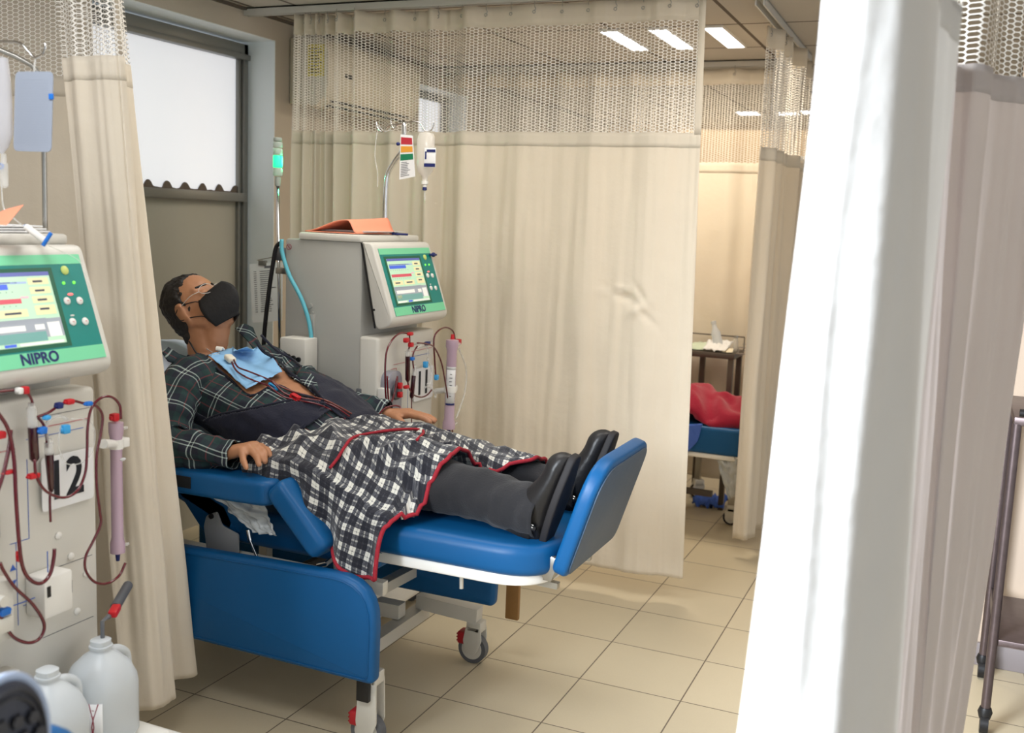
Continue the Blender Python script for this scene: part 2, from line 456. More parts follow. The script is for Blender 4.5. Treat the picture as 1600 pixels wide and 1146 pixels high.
bm = B(); add_box(bm, (.13, 3.97, 0), (3.2, 4.1, CZ)); struct('wall_right', bm, M('beige_side_wall_paint', (190, 172, 154), .8))
bm = B(); add_box(bm, (.125, 3.955, 0), (3.2, 3.972, .085), .004); struct('baseboard_right', bm, M('grey_baseboard', (128, 120, 120), .6))
bm = B(); add_box(bm, (XW - .002, -3.2, 0), (XW + .012, W1[0], .08)); struct('baseboard_left', bm, M('grey_baseboard'))
# metal edge trim of the suspended ceiling
bm = B(); add_box(bm, (XW, -3.2, CZ - .012), (XW + .022, 12.9, CZ)); add_box(bm, (XW + .05, -3.2, CZ - .004), (XW + .06, 12.9, CZ)); struct('trim_2', bm, M('dark_ceiling_edge', (92, 84, 76), .6))

# window 1: frosted pane above, opaque grey panel below
PANE = M('frosted_daylit_pane', (225, 228, 232), .5, emit=(222, 224, 232), es=.46)
LOWP = M('grey_green_lower_panel', (160, 156, 144), .5, var=.08, vscale=2)
xf = XW - .17
wz = 1.60
w = tag(bpy.data.objects.new('window_1', None), kind='structure'); COL.objects.link(w); w.location = (xf, 3.6, 1)
bm = B()
y0, y1, zt = W1[0], W1[1] - .02, W1[3] - .02
add_box(bm, (xf - .03, y0, zt - .05), (xf + .03, y1, zt), .003); add_box(bm, (xf - .02, y0, zt - .075), (xf + .045, y1, zt - .05), .003)
add_box(bm, (xf - .03, y1 - .032, 0), (xf + .03, y1, zt), .003); add_box(bm, (xf - .02, y1 - .058, 0), (xf + .018, y1 - .036, zt - .06), .003)
add_box(bm, (xf - .03, y0, 0), (xf + .03, y0 + .05, zt), .003)
add_box(bm, (xf - .02, y0, wz - .03), (xf + .05, y1 - .03, wz + .012), .003)
obj('window_frame', bm, ALU, w)
bm = B(); add_box(bm, (xf - .008, y0, wz), (xf, y1 - .05, zt - .07)); obj('pane', bm, PANE, w)
bm = B(); add_box(bm, (xf - .008, y0, 0), (xf, y1 - .05, wz)); obj('lower_panel', bm, LOWP, w)
# wavy roofing edge lying along the bottom of the pane
pts = []; n = 120; ya, yb = y0 + .02, y1 - .06
for i in range(n + 1):
    y = ya + (yb - ya) * i / n
    ph = (y / .118) % 1
    pts.append((xf + .004, y, wz + .018 + .030 * max(0, math.cos(2 * PI * ph)) ** .8 + .004 * nz(y * 30)))
bm = B(); t = [(xf + .004, ya, wz + .008)] + pts + [(xf + .004, yb, wz + .008)]
for i in range(n):
    a, b_ = pts[i], pts[i + 1]
    v = [bm.verts.new(p) for p in ((a[0], a[1], wz + .008), (b_[0], b_[1], wz + .008), b_, a, (a[0] + .006, a[1], wz + .008), (b_[0] + .006, b_[1], wz + .008), (b_[0] + .006, b_[1], b_[2]), (a[0] + .006, a[1], a[2]))]
    bm.faces.new((v[4], v[5], v[6], v[7])); bm.faces.new((v[3], v[2], v[1], v[0])); bm.faces.new((v[7], v[6], v[2], v[3]))
obj('corrugated_edge', bm, M('dark_corrugated_sheet', (96, 84, 74), .8, var=.3, vscale=40), w)
# window 2 beyond the air conditioner
w = tag(bpy.data.objects.new('window_2', None), kind='structure'); COL.objects.link(w); w.location = (xf, 6, 1.6)
y0, y1, z0, zt = W2[0], W2[1] - .01, W2[2], W2[3] - .01
bm = B()
for a, b_ in (((xf - .03, y0, zt - .04), (xf + .03, y1, zt)), ((xf - .03, y1 - .04, z0), (xf + .03, y1, zt)), ((xf - .03, y0, z0), (xf + .03, y0 + .04, zt)), ((xf - .03, y0, z0), (xf + .03, y1, z0 + .04)), ((xf - .02, y0, 1.66), (xf + .02, y1, 1.69))): add_box(bm, a, b_, .003)
obj('window_frame', bm, ALU, w)
bm = B(); add_box(bm, (xf - .008, y0, z0), (xf, y1, zt)); obj('pane', bm, M('daylit_pane_beyond', (228, 230, 234), .4, emit=(235, 240, 250), es=.5), w)

# ceiling lamps
TUBE = M('lit_fluorescent_diffuser', (255, 255, 255), .5, emit=(246, 248, 255), es=5)
def ceiling_lamp(x, y, wx, ly, label, group):
    t = thing('ceiling_lamp', label, 'ceiling light', (x, y, CZ), group)
    bm = B()
    h = .006
    add_box(bm, (x - wx / 2 - h, y - ly / 2 - h, CZ - .012), (x - wx / 2, y + ly / 2 + h, CZ)); add_box(bm, (x + wx / 2, y - ly / 2 - h, CZ - .012), (x + wx / 2 + h, y + ly / 2 + h, CZ))
    add_box(bm, (x - wx / 2, y - ly / 2 - h, CZ - .012), (x + wx / 2, y - ly / 2, CZ)); add_box(bm, (x - wx / 2, y + ly / 2, CZ - .012), (x + wx / 2, y + ly / 2 + h, CZ))
    obj('frame', bm, WHITE, t)
    bm = B(); add_box(bm, (x - wx / 2, y - ly / 2, CZ - .008), (x + wx / 2, y + ly / 2, CZ - .002)); obj('diffuser', bm, TUBE, t)
for x, lb in ((-1.645, 'lit narrow ceiling lamp seen through netting, first of three from the window'), (-1.405, 'lit narrow ceiling lamp seen through netting, middle one of the three'), (-1.145, 'lit narrow ceiling lamp in open view, third of three from the window')):
    ceiling_lamp(x, 5.08, .085, .54, lb, 'narrow ceiling lamps in a row')
for x, y, lb in ((-1.66, 8.36, 'small lit lamp far away, first of the distant row beyond the second curtain'), (-1.36, 8.4, 'small lit lamp far away, middle one of the distant row'), (-1.16, 8.3, 'small lit lamp far away, last of the distant row beside the white curtain')):
    ceiling_lamp(x, y, .16, .22, lb, 'small lamps in the far room')

# beam and white cupboard in the far room
bm = B(); add_box(bm, (-4.2, 9.3, 2.05), (3.2, 9.5, CZ)); tag(obj('beam', bm, M('tan_far_wall_paint')), kind='structure')
p = at(1256, 252, y=7.4); q = at(1290, 288, y=7.4)
t = thing('wall_cabinet', 'small white cabinet fixed high beyond the narrow curtain, beside the white curtain edge', 'cabinet', (p.x, 7.4, q.z))
bm = B(); add_box(bm, (p.x, 7.4, q.z), (q.x + .15, 7.6, p.z), .008); obj('body', bm, WHITE, t)
bm = B(); add_box(bm, (p.x - .05, 7.36, p.z), (q.x + .18, 7.62, p.z + .03), .006); obj('top', bm, WHITE, t)

# ------------------------------------------------------------------ curtain tracks
TRACK = M('white_enamelled_track', (206, 204, 198), .4, .2)
def track(a, b, label):
    a, b = Vector(a), Vector(b); d = (b - a).normalized(); s = Vector((-d.y, d.x, 0)) * .016
    bm = B()
    for k in (-1, 1):
        o_ = s * k
        add_prism(bm, [a + o_ + s * .2, a + o_ - s * .2, a + o_ - s * .2 - Vector((0, 0, .034)), a + o_ + s * .2 - Vector((0, 0, .034))], b - a)
    add_prism(bm, [a + s * 1.2, a - s * 1.2, a - s * 1.2 - Vector((0, 0, .006)), a + s * 1.2 - Vector((0, 0, .006))], b - a)
    return tag(obj('curtain_track', bm, TRACK), label, 'curtain track')
zt = CZ - .001
track((XW + .002, 4.0, zt), (-.80, 4.0, zt), 'white ceiling track above the long cream curtain, ending at the window wall')
track((-.83, 4.25, zt), (-.84, 5.70, zt), 'white slotted ceiling track with hooks over the narrow gathered curtain')
track((XW + .04, 5.81, zt), (-1.0, 5.81, zt), 'pale ceiling track behind the three ceiling lamps')
track((XW + .03, 2.04, zt), (-1.8, 1.98, zt), 'ceiling track over the cream curtain between the two machines')
track((-.17, .6, zt), (.12, 2.9, zt), 'ceiling track above the white curtain nearest the camera')
track((-.66, 6.6, zt), (-.66, 8.2, zt), 'short pale track beyond the narrow curtain near the white cabinet')

# ------------------------------------------------------------------ curtains
def smooth01(t): t = min(max(t, 0), 1); return t * t * (3 - 2 * t)
def curtain(name_label, top, bot, zh, folds, ztop=CZ - .045, znet=1.89, nu=360, nzv=70, cloth=None, amp=(.025, .03), cat='curtain', hooks=None, dent=None, sharp=.35, seed=0, band=.05, calm=0, edge=None):
    """top / bot: plan polylines (x, y); folds: count; amp: fold depth at the top and at the hem"""
    cloth = cloth or CLOTH
    top = [Vector((a[0], a[1], 0)) for a in top]; bot = [Vector((a[0], a[1], 0)) for a in bot]
    def path(u, w): return catmull(top, u).lerp(catmull(bot, u), w)
    root = thing('curtain', name_label, cat, (*(path(.5, 0).xy), zh))
    cum = [0.0]
    for i in range(1, nu + 1): cum.append(cum[-1] + (path(i / nu, 0) - path((i - 1) / nu, 0)).length)
    def P(i, z):
        u = i / nu; w = (ztop - z) / (ztop - zh)
        c = path(u, w); d = path(min(u + .004, 1), w) - path(max(u - .004, 0), w)
        d = d.normalized() if d.length > 1e-6 else Vector((1, 0, 0))
        n = Vector((-d.y, d.x, 0))
        A = amp[0] + (amp[1] - amp[0]) * w
        g = u
        if calm: A *= 1 - .62 * smooth01((u - calm) / .12); g = u if u < calm else calm + (u - calm) * .45
        ph = folds * g * 2 * PI + 1.1 * nz(u * 5, seed) * 2 + .5 * nz(u * 3, w * 1.2, seed)
        off = A * (math.sin(ph) + sharp * math.sin(2 * ph + 1.3) + .5 * nz(u * folds * 1.7, w * 1.3, seed + 4)) * (.75 + .8 * nz(u * 4, 9, seed) + .25)
        off += .006 * nz(u * folds * 4, w * 5, seed + 7)
        q = c + n * off
        q.z = z
        if dent: q += n * dent(q, u, z)
        return q
    ulen = [0.0]
    for i in range(1, nu + 1): ulen.append(ulen[-1] + (P(i, 1.4) - P(i - 1, 1.4)).length)
    def strip(nm, za, zb, n, mat, solid=0, wav=0, i0=0, i1=None):
        i1 = nu if i1 is None else i1
        G, U = [], []
        for i in range(i0, i1 + 1):
            r, s = [], []
            for k in range(n + 1):
                z = za + (zb - za) * k / n
                zz = z + wav * nz(i / nu * 9, seed + 3) * (k / n)
                r.append(P(i, z)); r[-1].z = zz; s.append((ulen[i], z))
            G.append(r); U.append(s)
        return grid_mesh(nm, G, mat, root, U, solid)
    strip('heading', ztop, ztop - .085, 3, HEAD, .0015)
    strip('net_panel', ztop - .083, znet, 16, NET)
    strip('cloth_panel', znet + .006, zh, nzv, cloth, .0012, .012)
    strip('seam_band', znet + .008, znet - band, 3, cloth, .002)
    if edge: strip('edge_band', ztop, znet, 14, HEAD, .003, 0, int(edge[0] * nu), int(edge[1] * nu))
    k = hooks if hooks is not None else int(cum[-1] / .12)
    for h in range(k):
        i = int((h + .5) / k * nu); p = P(i, ztop - .02)
        bm = B(); add_tube(bm, [p + Vector((0, 0, .035)), p + Vector((0, 0, .012)), p + Vector((.006, 0, 0)), p + Vector((0, 0, -.008))], .0016, 6)
        add_tube(bm, [p + Vector((math.cos(a) * .006, -.003, math.sin(a) * .006 - .012)) for a in np.linspace(0, 2 * PI, 9)], .0015, 6)
        obj('hook', bm, STEEL, root)
    return root, P
def dent_main(q, u, z):
    d = 0
    for (cx, cz, rx, rz, a, rot) in ((-1.235, 1.245, .085, .014, .018, -.35), (-1.18, 1.20, .05, .016, -.014, .5), (-1.28, 1.27, .06, .012, -.012, .1), (-1.17, 1.26, .045, .012, .012, -.9), (-1.14, 1.17, .05, .012, .012, -.7)):
        x, y = q.x - cx, z - cz
        x, y = x * math.cos(rot) + y * math.sin(rot), -x * math.sin(rot) + y * math.cos(rot)
        d += a * math.exp(-(x / rx) ** 2 - (y / rz) ** 2)
    return d * 1.2
main_top = [(-2.85, 4.0), (-2.78, 3.99), (-2.68, 4.01), (-2.5, 3.99), (-2.2, 4.01), (-1.95, 4.0), (-1.7, 4.0), (-1.45, 4.0), (-1.2, 4.0), (-.985, 4.0)]
main_bot = [(-2.90, 4.05), (-2.80, 4.0), (-2.68, 4.05), (-2.5, 4.0), (-2.2, 4.05), (-1.95, 4.0), (-1.7, 4.0), (-1.45, 4.0), (-1.18, 4.0), (-.935, 4.03)]
curtain('long cream cubicle curtain with honeycomb net top, hanging behind the patient and machine 11', main_top, main_bot, .10, 17, calm=.5, nu=620, nzv=110, amp=(.028, .030), edge=(.982, 1.0), dent=dent_main, seed=2, hooks=20)
left_top = [(XW + .06, 2.12), (-2.8, 2.2), (-2.5, 2.28), (-2.28, 2.27), (-2.16, 2.18), (-2.07, 2.09), (-2.01, 2.01), (-1.945, 1.965), (-1.945, 1.94), (-2.01, 1.95), (-2.10, 1.97), (-2.18, 1.99)]
left_bot = [(XW + .06, 2.2), (-2.8, 2.25), (-2.55, 2.3), (-2.35, 2.36), (-2.12, 2.38), (-2.035, 2.375), (-2.06, 2.30), (-2.03, 2.26), (-1.975, 2.205), (-1.985, 2.13), (-2.03, 2.078), (-2.036, 2.082)]
curtain('cream curtain with honeycomb net top gathered between machine 12 and the blue chair', left_top, left_bot, .12, 9, nu=420, nzv=90, amp=(.005, .006), edge=(.56, .66), seed=11, hooks=9, sharp=.1)
curtain('narrow gathered cream curtain hanging by the aisle past the long curtain', [(-.845, 4.62), (-.82, 4.85), (-.86, 5.0), (-.82, 5.2), (-.85, 5.4), (-.83, 5.66)], [(-.875, 4.74), (-.80, 4.78), (-.82, 4.95), (-.76, 5.1), (-.80, 5.25), (-.78, 5.4)], .085, 6, nu=240, nzv=60, amp=(.025, .010), seed=21, hooks=10)
curtain('cream curtain with net top at the back of the bay with the steel table', [(XW + .05, 5.81), (-2.6, 5.8), (-2.1, 5.82), (-1.6, 5.81), (-1.02, 5.81)], [(XW + .05, 5.83), (-2.6, 5.8), (-2.1, 5.84), (-1.6, 5.81), (-.98, 5.82)], .10, 9, nu=300, nzv=50, amp=(.022, .008), seed=31, hooks=14)
# the curtain nearest the camera, and the one gathered behind it
wt = [(-.17, 1.18), (-.165, 1.26), (-.10, 1.335), (-.075, 1.30)]
def near_curtain(label, topp, botp, cloth, seed, amp=(.003, .003), nu=160, folds=4, pin=None):
    def dn(q, u, z):
        return .008 * math.sin(u * 9 + z * 2.1 + seed)
    return curtain(label, topp, botp, .09, folds, nu=nu, nzv=90, cloth=cloth, amp=amp, seed=seed, dent=dn, hooks=4, sharp=.1)
WT = at(1297, 0, z=1.89); 
def dq(px, py, d):
    r = RT * ((px - 800) / F_PX) + UP * ((573 - py) / F_PX) + _fw; v = CAM + r * d; return (v.x, v.y)
near_curtain('bright white curtain hanging closest to the camera along the aisle',
    [dq(1330, 0, 1.32), dq(1300, 0, 1.22), dq(1345, 0, 1.16), dq(1395, 0, 1.20), dq(1442, 0, 1.30), dq(1462, 0, 1.42), dq(1478, 0, 1.56), dq(1488, 0, 1.70)],
    [dq(1200, 1146, 1.30), dq(1110, 1146, 1.18), dq(1200, 1146, 1.10), dq(1330, 1146, 1.14), dq(1392, 1146, 1.27), dq(1402, 1146, 1.40), dq(1412, 1146, 1.53), dq(1420, 1146, 1.64)], CLOTH_W, 41)
near_curtain('shaded taupe curtain with net top gathered beside the steel trolley',
    [dq(1478, 0, 1.84), dq(1484, 0, 1.94), dq(1500, 0, 2.05), dq(1490, 0, 2.2), dq(1530, 0, 2.18), dq(1560, 0, 2.30), dq(1620, 0, 2.32), dq(1690, 0, 2.28)],
    [dq(1404, 1146, 1.84), dq(1410, 1146, 1.92), dq(1420, 1146, 2.0), dq(1425, 1146, 2.15), dq(1450, 1146, 2.15), dq(1465, 1146, 2.3), dq(1478, 1146, 2.4), dq(1492, 1146, 2.5)], cloth_material('taupe_curtain_cloth', (228, 222, 220), .45), 51, amp=(.006, .004), nu=220, folds=6)

# ------------------------------------------------------------------ air conditioner
t = thing('air_conditioner', 'beige wall air conditioner behind the net curtain, yellow energy label on its end', 'air conditioner', (XW, 4.34, 2.05))
y0, y1 = 4.335, 5.25; xo = -2.90; z0, z1 = 2.05, 2.375
ACM = M('ivory_appliance_plastic', (206, 198, 180), .45)
prof = [(XW + .004, z0 + .01), (xo - .07, z0), (xo - .02, z0 + .05), (xo, z0 + .10), (xo, z1 - .06), (xo - .03, z1 - .01), (xo - .06, z1), (XW + .004, z1)]
bm = B(); add_prism(bm, [Vector((a, y0, b_)) for a, b_ in prof], (0, y1 - y0, 0), .008); obj('casing', bm, ACM, t)
bm = B()
for k in range(2): add_box(bm, (xo - .068 + .02 * k, y0 + .08, z0 + .004 + .022 * k), (xo - .052 + .02 * k, y1 - .06, z0 + .014 + .022 * k), mtx=None)
obj('louver', bm, M('dark_vent_slot', (34, 32, 34), .6), t)
bm = B(); add_box(bm, (XW + .02, y0 - .004, z0 + .03), (XW + .09, y0 + .004, z0 + .13), .003); obj('side_cover', bm, ACM, t)
bm = B(); add_box(bm, (XW + .11, y0 - .003, z0 + .14), (XW + .205, y0, z0 + .29)); lab = obj('energy_label', bm, M('yellow_label', (222, 206, 92), .6), t)
bm = B()
for k in range(8): add_box(bm, (XW + .12, y0 - .0036, z0 + .155 + k * .016), (XW + .195 - .01 * (k % 3), y0 - .003, z0 + .160 + k * .016))
obj('print', bm, INK, lab)
bm = B(); add_box(bm, (xo - .001, y0 + .15, z0 + .15), (xo + .004, y0 + .21, z0 + .17)); obj('badge', bm, BLACK, t)
# ================================================================== DIALYSIS MACHINES
TEAL = M('teal_overlay', (0, 128, 120), .4); MINT = M('mint_green_overlay', (118, 208, 160), .4); DGREEN = M('dark_green_screen_rim', (14, 92, 66), .4)
def screen_mat(n, c, e): return M(n, c, .3, emit=c, es=e)
SCR = screen_mat('screen_pale_green', (172, 206, 176), .35)
def machine(y0, number, label, base_to, dy_text=.5, base_x=-1.60):
    y1 = y0 + .42
    t = thing('dialysis_machine', label, 'dialysis machine', (-2.05, y0 + .21, 0))
    bm = B()
    add_box(bm, (-2.25, y0 + .004, .16), (-1.925, y1, 1.437), .008)
    obj('body', bm, PLASTG, t)
    bm = B(); add_box(bm, (-2.19, y0 - .004, 1.436), (-1.93, y1 + .004, 1.462), .008); obj('top_tray', bm, PLAST, t)
    bm = B(); add_box(bm, (-1.93, y0, .2), (-1.85, y1, 1.108), .012, 3); d = obj('front_door', bm, PLAST, t)
    bm = B(); add_box(bm, (-1.935, y0 - .006, .83), (-1.915, y0 + .004, .92), .003); obj('hinge', bm, RUBBER, d)
    # tilted head unit
    A_, B_, C_, D_ = Vector((-1.925, y0, 1.438)), Vector((-1.885, y0, 1.438)), Vector((-1.788, y0, 1.158)), Vector((-1.862, y0, 1.13))
    bm = B(); add_prism(bm, round_poly([A_, B_, C_, D_], [.004, .02, .035, .03], 5), (0, .42, 0), .007, 3); h = obj('head_unit', bm, PLAST, t)
    bm = B(); add_prism(bm, [Vector((-1.93, y0 - .0015, 1.436)), Vector((-1.924, y0 - .0015, 1.436)), Vector((-1.862, y0 - .0015, 1.14)), Vector((-1.868, y0 - .0015, 1.14))], (0, .003, 0)); obj('seam', bm, BLACK, t)
    dn = (C_ - B_); L = dn.length; dn = dn / L; nf = Vector((-dn.z, 0, dn.x)) * -1
    if nf.x < 0: nf = -nf
    def fp(a, s, o=0): return B_ + dn * (s * L) + Vector((0, a * .42, 0)) + nf * o
    def quad(bm, a0, a1, s0, s1, o0, o1, mi=0):
        p = [fp(a0, s0, o0), fp(a1, s0, o0), fp(a1, s1, o0), fp(a0, s1, o0)]
        add_prism(bm, p, nf * (o1 - o0), mi=mi)
    bm = B(); quad(bm, .065, .955, .075, .905, -.002, .0016, 0); quad(bm, .065, .955, .075, .15, .0016, .0022, 1); quad(bm, .065, .955, .80, .905, .0016, .0022, 1)
    quad(bm, .115, .745, .175, .785, .0016, .0024, 2)
    ov = obj('overlay', bm, [TEAL, MINT, DGREEN], h)
    text('maker_lettering', 'NIPRO', NAVYP, h, fp(dy_text, .852, .003), (0, 1, 0), -dn, .034, .0004, .0009, sx=1.0)
    bm = B()
    quad(bm, .145, .715, .205, .755, .0024, .0030, 0)
    for a0, a1, s0, s1, mi in ((.145, .715, .205, .235, 1), (.16, .50, .275, .285, 1), (.16, .44, .29, .33, 2), (.46, .56, .275, .29, 3), (.16, .50, .40, .435, 4), (.50, .55, .385, .40, 5), (.16, .32, .48, .535, 6), (.34, .52, .48, .535, 6), (.57, .70, .25, .30, 6), (.57, .70, .32, .37, 6), (.57, .70, .39, .44, 6), (.57, .70, .46, .53, 6),
            (.145, .62, .555, .585, 7), (.145, .715, .56, .70, 7), (.17, .48, .60, .64, 8), (.54, .60, .60, .64, 8), (.62, .70, .59, .70, 8), (.15, .60, .655, .725, 9), (.16, .24, .66, .71, 6), (.16, .30, .73, .75, 8), (.33, .40, .73, .75, 2), (.42, .70, .73, .75, 8)):
        quad(bm, a0, a1, s0, s1, .0030 + .0001 * (mi > 0) + .0001 * (mi in (8, 6, 9)) , .0033 + .0002 * (mi in (8, 6, 9)), mi)
    for k in range(9): quad(bm, .17 + k * .036, .174 + k * .036, .345, .352, .0031, .0034, 10); quad(bm, .17 + k * .036, .174 + k * .036, .45, .457, .0031, .0034, 10)
    for k in range(4):
        quad(bm, .60, .66, .27 + .07 * k, .285 + .07 * k, .0035, .0037, 10)
    quad(bm, .19, .27, .50, .515, .0035, .0037, 10); quad(bm, .38, .48, .50, .515, .0035, .0037, 10)
    obj('screen', bm, [SCR, screen_mat('screen_slate', (84, 92, 160), .3), screen_mat('screen_blue', (60, 92, 200), .35), screen_mat('screen_pale_violet', (150, 170, 205), .3), screen_mat('screen_red', (196, 76, 92), .3), screen_mat('screen_pink', (214, 170, 180), .3),
        screen_mat('screen_cream', (214, 206, 160), .35), screen_mat('screen_grey', (146, 152, 160), .3), screen_mat('screen_white', (216, 216, 210), .35), screen_mat('screen_green_grey', (104, 152, 146), .3), M('screen_ink', (60, 70, 90), .5)], h)
    for a, s, mt, r in ((.83, .20, M('yellow_green_button', (200, 214, 120), .4), .0105), (.79, .44, WHITE, .009), (.875, .445, WHITE, .009), (.79, .605, WHITE, .009), (.875, .61, WHITE, .009)):
        bm = B(); add_lathe(bm, [(0, 0), (r, 0), (r, .002), (r * .8, .004), (0, .0045)], fp(a, s, .0014), nf, 18); bt = obj('button', bm, mt, h, True)
        if mt is WHITE:
            bm = B(); add_box(bm, (-.0025, -.0006, 0), (.0025, .0006, .0005), mtx=Matrix.Translation(fp(a, s, .0058)) @ nf.to_track_quat('Z', 'Y').to_matrix().to_4x4()); obj('mark', bm, REDP, bt)
    bm = B()
    for a, s in ((.80, .30), (.87, .30)): add_ball(bm, fp(a, s, .002), .004, seg=10)
    obj('green_indicator', bm, M('lit_green_indicator', (120, 220, 80), .4, emit=(110, 230, 80), es=.8), h)
    bm = B(); add_ball(bm, fp(.825, .39, .002), (.003, .008, .003)); obj('red_indicator', bm, M('lit_red_indicator', (255, 120, 120), .4, emit=(255, 90, 90), es=1.2), h)
    bm = B(); add_ball(bm, fp(.80, .555, .002), (.002, .006, .002)); obj('pale_indicator', bm, WHITE, h)
    bm = B(); add_cyl(bm, (-1.87, y0 - .002, 1.205), (-1.87, y0 + .002, 1.205), .004, seg=10); obj('side_screw', bm, BLACK, h)
    # base with shelf
    bm = B(); add_box(bm, (-2.30, y0 - .05, .06), (base_x, base_to, .215), .03, 4); obj('base', bm, WHITE, t)
    for x in (-2.22, base_x - .08):
        for y in (y0 + .02, y1 - .02):
            bm = B(); add_cyl(bm, (x, y - .012, .031), (x, y + .012, .031), .03, seg=20); add_box(bm, (x - .015, y - .018, .03), (x + .015, y + .018, .065), .004); obj('caster', bm, RUBBER, t)
    # panel detail: thin flow lines, screws, panel joints
    bm = B(); xs = -1.8495
    def ln(pts, w=.0012):
        for a, b_ in zip(pts, pts[1:]):
            ya, yb, za, zb = min(a[0], b_[0]), max(a[0], b_[0]), min(a[1], b_[1]), max(a[1], b_[1])
            add_box(bm, (xs - .001, y0 + ya - w / 2, za - w / 2), (xs + .0006, y0 + yb + w / 2, zb + w / 2))
    ln([(.24, 1.035), (.40, 1.035)]); ln([(.11, 1.00), (.19, 1.00)]); ln([(.12, .93), (.12, .72), (.01, .72)]); ln([(.09, .985), (.13, .985), (.13, .80)])
    obj('red_flow_line', bm, M('red_print', (184, 44, 66), .6), t)
    bm = B(); ln([(.22, 1.015), (.38, 1.015)]); ln([(.22, .97), (.22, .79), (.17, .79)]); ln([(.185, .79), (.185, .60)]); ln([(.2, .64), (.24, .64)])
    obj('blue_flow_line', bm, M('blue_print', (52, 92, 176), .6), t)
    bm = B(); bm.free()
    for zz in (.70, .545, 1.06):
        bm = B(); add_box(bm, (xs - .001, y0 + .25, zz - .0005), (xs + .0006, y0 + .40, zz + .0005)); obj('panel_joint', bm, RUBBER, t)
    for a, z in ((.30, .775), (.335, .715), (.35, .575), (.38, .66)):
        bm = B(); add_lathe(bm, [(.009, 0), (.009, .003), (.005, .006), (0, .0065)], (xs, y0 + a, z), (1, 0, 0), 14); obj('screw_cap', bm, WHITE, t)
    # number card
    c = Vector((-1.842, y0 + .325, .905))
    bm = B(); add_prism(bm, round_poly([c + Vector((0, a, b_)) for a, b_ in ((-.075, -.062), (.075, -.062), (.075, .062), (-.075, .062))], .01), (.002, 0, 0)); cd = obj('number_card', bm, PAPER, t)
    text('number', number, INK, cd, c + Vector((.0028, -.008, 0)), (0, 1, 0), (0, 0, 1), .125, .0005, .0028, sx=.85)
    # pump housing
    bm = B(); add_prism(bm, round_poly([Vector((-1.852, y0 + a, z)) for a, z in ((.02, .82), (.12, .82), (.12, .985), (.02, .985))], [.01, .01, .05, .05], 6), (.035, 0, 0), .004); ph = obj('pump_housing', bm, M('smoky_grey_pump_cover', (142, 142, 152), .25, coat=.5), t)
    bm = B(); add_cyl(bm, (-1.815, y0 + .07, .91), (-1.803, y0 + .07, .91), .03, .026, 24); add_ball(bm, (-1.805, y0 + .07, .945), .009); obj('rotor', bm, RUBBER, ph, True)
    bm = B(); add_box(bm, (-1.85, y0 + .0, .80), (-1.81, y0 + .022, .93), .004); obj('pump_side_block', bm, WHITE, t)
    # clamp modules
    bm = B(); add_box(bm, (-1.85, y0 + .06, .60), (-1.80, y0 + .135, .735), .006); add_box(bm, (-1.80, y0 + .075, .625), (-1.785, y0 + .12, .66), .004); add_cyl(bm, (-1.80, y0 + .09, .70), (-1.775, y0 + .09, .70), .012); obj('clamp_module', bm, PLAST, t)
    bm = B(); add_box(bm, (-1.85, y0 + .09, .49), (-1.805, y0 + .15, .52), .004); add_cyl(bm, (-1.82, y0 + .12, .50), (-1.79, y0 + .15, .455), .008); obj('hose_clip', bm, PLAST, t)
    bm = B(); add_box(bm, (-1.85, y0 + .205, .615), (-1.79, y0 + .285, .71), .006); dt = obj('air_detector', bm, WHITE, t)
    for lo_, hi_ in (((-1.792, y0 + .212, .665), (-1.789, y0 + .222, .69)), ((-1.83, y0 + .283, .65), (-1.80, y0 + .292, .68))):
        bm = B(); add_box(bm, lo_, hi_); obj('latch', bm, BLACK, dt)
    bm = B()
    for z, s in ((.735, 1), (.70, -1)):
        p = [Vector((xs, y0 + .175 + a, z + s * b_)) for a, b_ in ((-.008, -.006), (.008, -.006), (0, .008))]
        add_prism(bm, p, (.001, 0, 0))
    obj('arrow_mark', bm, M('blue_print'), t)
    return t
m12 = machine(1.39, '12', 'white dialysis machine number 12 with teal screen, cut by the left picture edge', 1.95, .52)
m11 = machine(3.10, '11', 'grey white dialysis machine number 11 behind the patient, screen seen obliquely', 3.56, .47, -1.83)
# side details of machine 11
bm = B(); c = at(452, 386, y=3.1)
add_tube(bm, [c + Vector((math.cos(a) * .010, -.002, math.sin(a) * .010)) for a in np.linspace(0, 2 * PI, 17)[:-1]], .0010, 6, closed=True); add_tube(bm, [c + Vector((-.006, -.002, .006)), c + Vector((.006, -.002, -.006))], .001, 6); add_tube(bm, [c + Vector((.002, -.002, -.006)), c + Vector((-.003, -.002, 0)), c + Vector((.003, -.002, .006))], .0008, 6)
obj('warning_symbol', bm, M('maroon_print', (140, 30, 56), .6), m11)
bm = B(); q = at(484, 478, y=3.1)
add_cyl(bm, q + Vector((0, .004, 0)), q + Vector((0, -.003, 0)), .010); 
for dx in (-.025, .012): add_cyl(bm, q + Vector((dx, .004, -.025)), q + Vector((dx, -.003, -.025)), .005)
add_box(bm, (q.x - .006, 3.094, q.z - .14), (q.x + .022, 3.106, q.z - .03), .002); obj('side_fitting', bm, M('light_grey_machine_panel'), m11)
bm = B(); a, b_ = at(447, 560, y=3.06), at(487, 529, y=3.06)
add_box(bm, (a.x, 3.02, a.z - .05), (b_.x, 3.10, b_.z), .006); ob = obj('outlet_box', bm, PLAST, m11)
bm = B()
for k in range(3): add_cyl(bm, (a.x + .04 + .022 * k, 3.025, a.z + .015 - .004 * k), (a.x + .04 + .022 * k, 3.012, a.z + .015 - .004 * k), .009, seg=12)
obj('connector', bm, BLACK, ob)

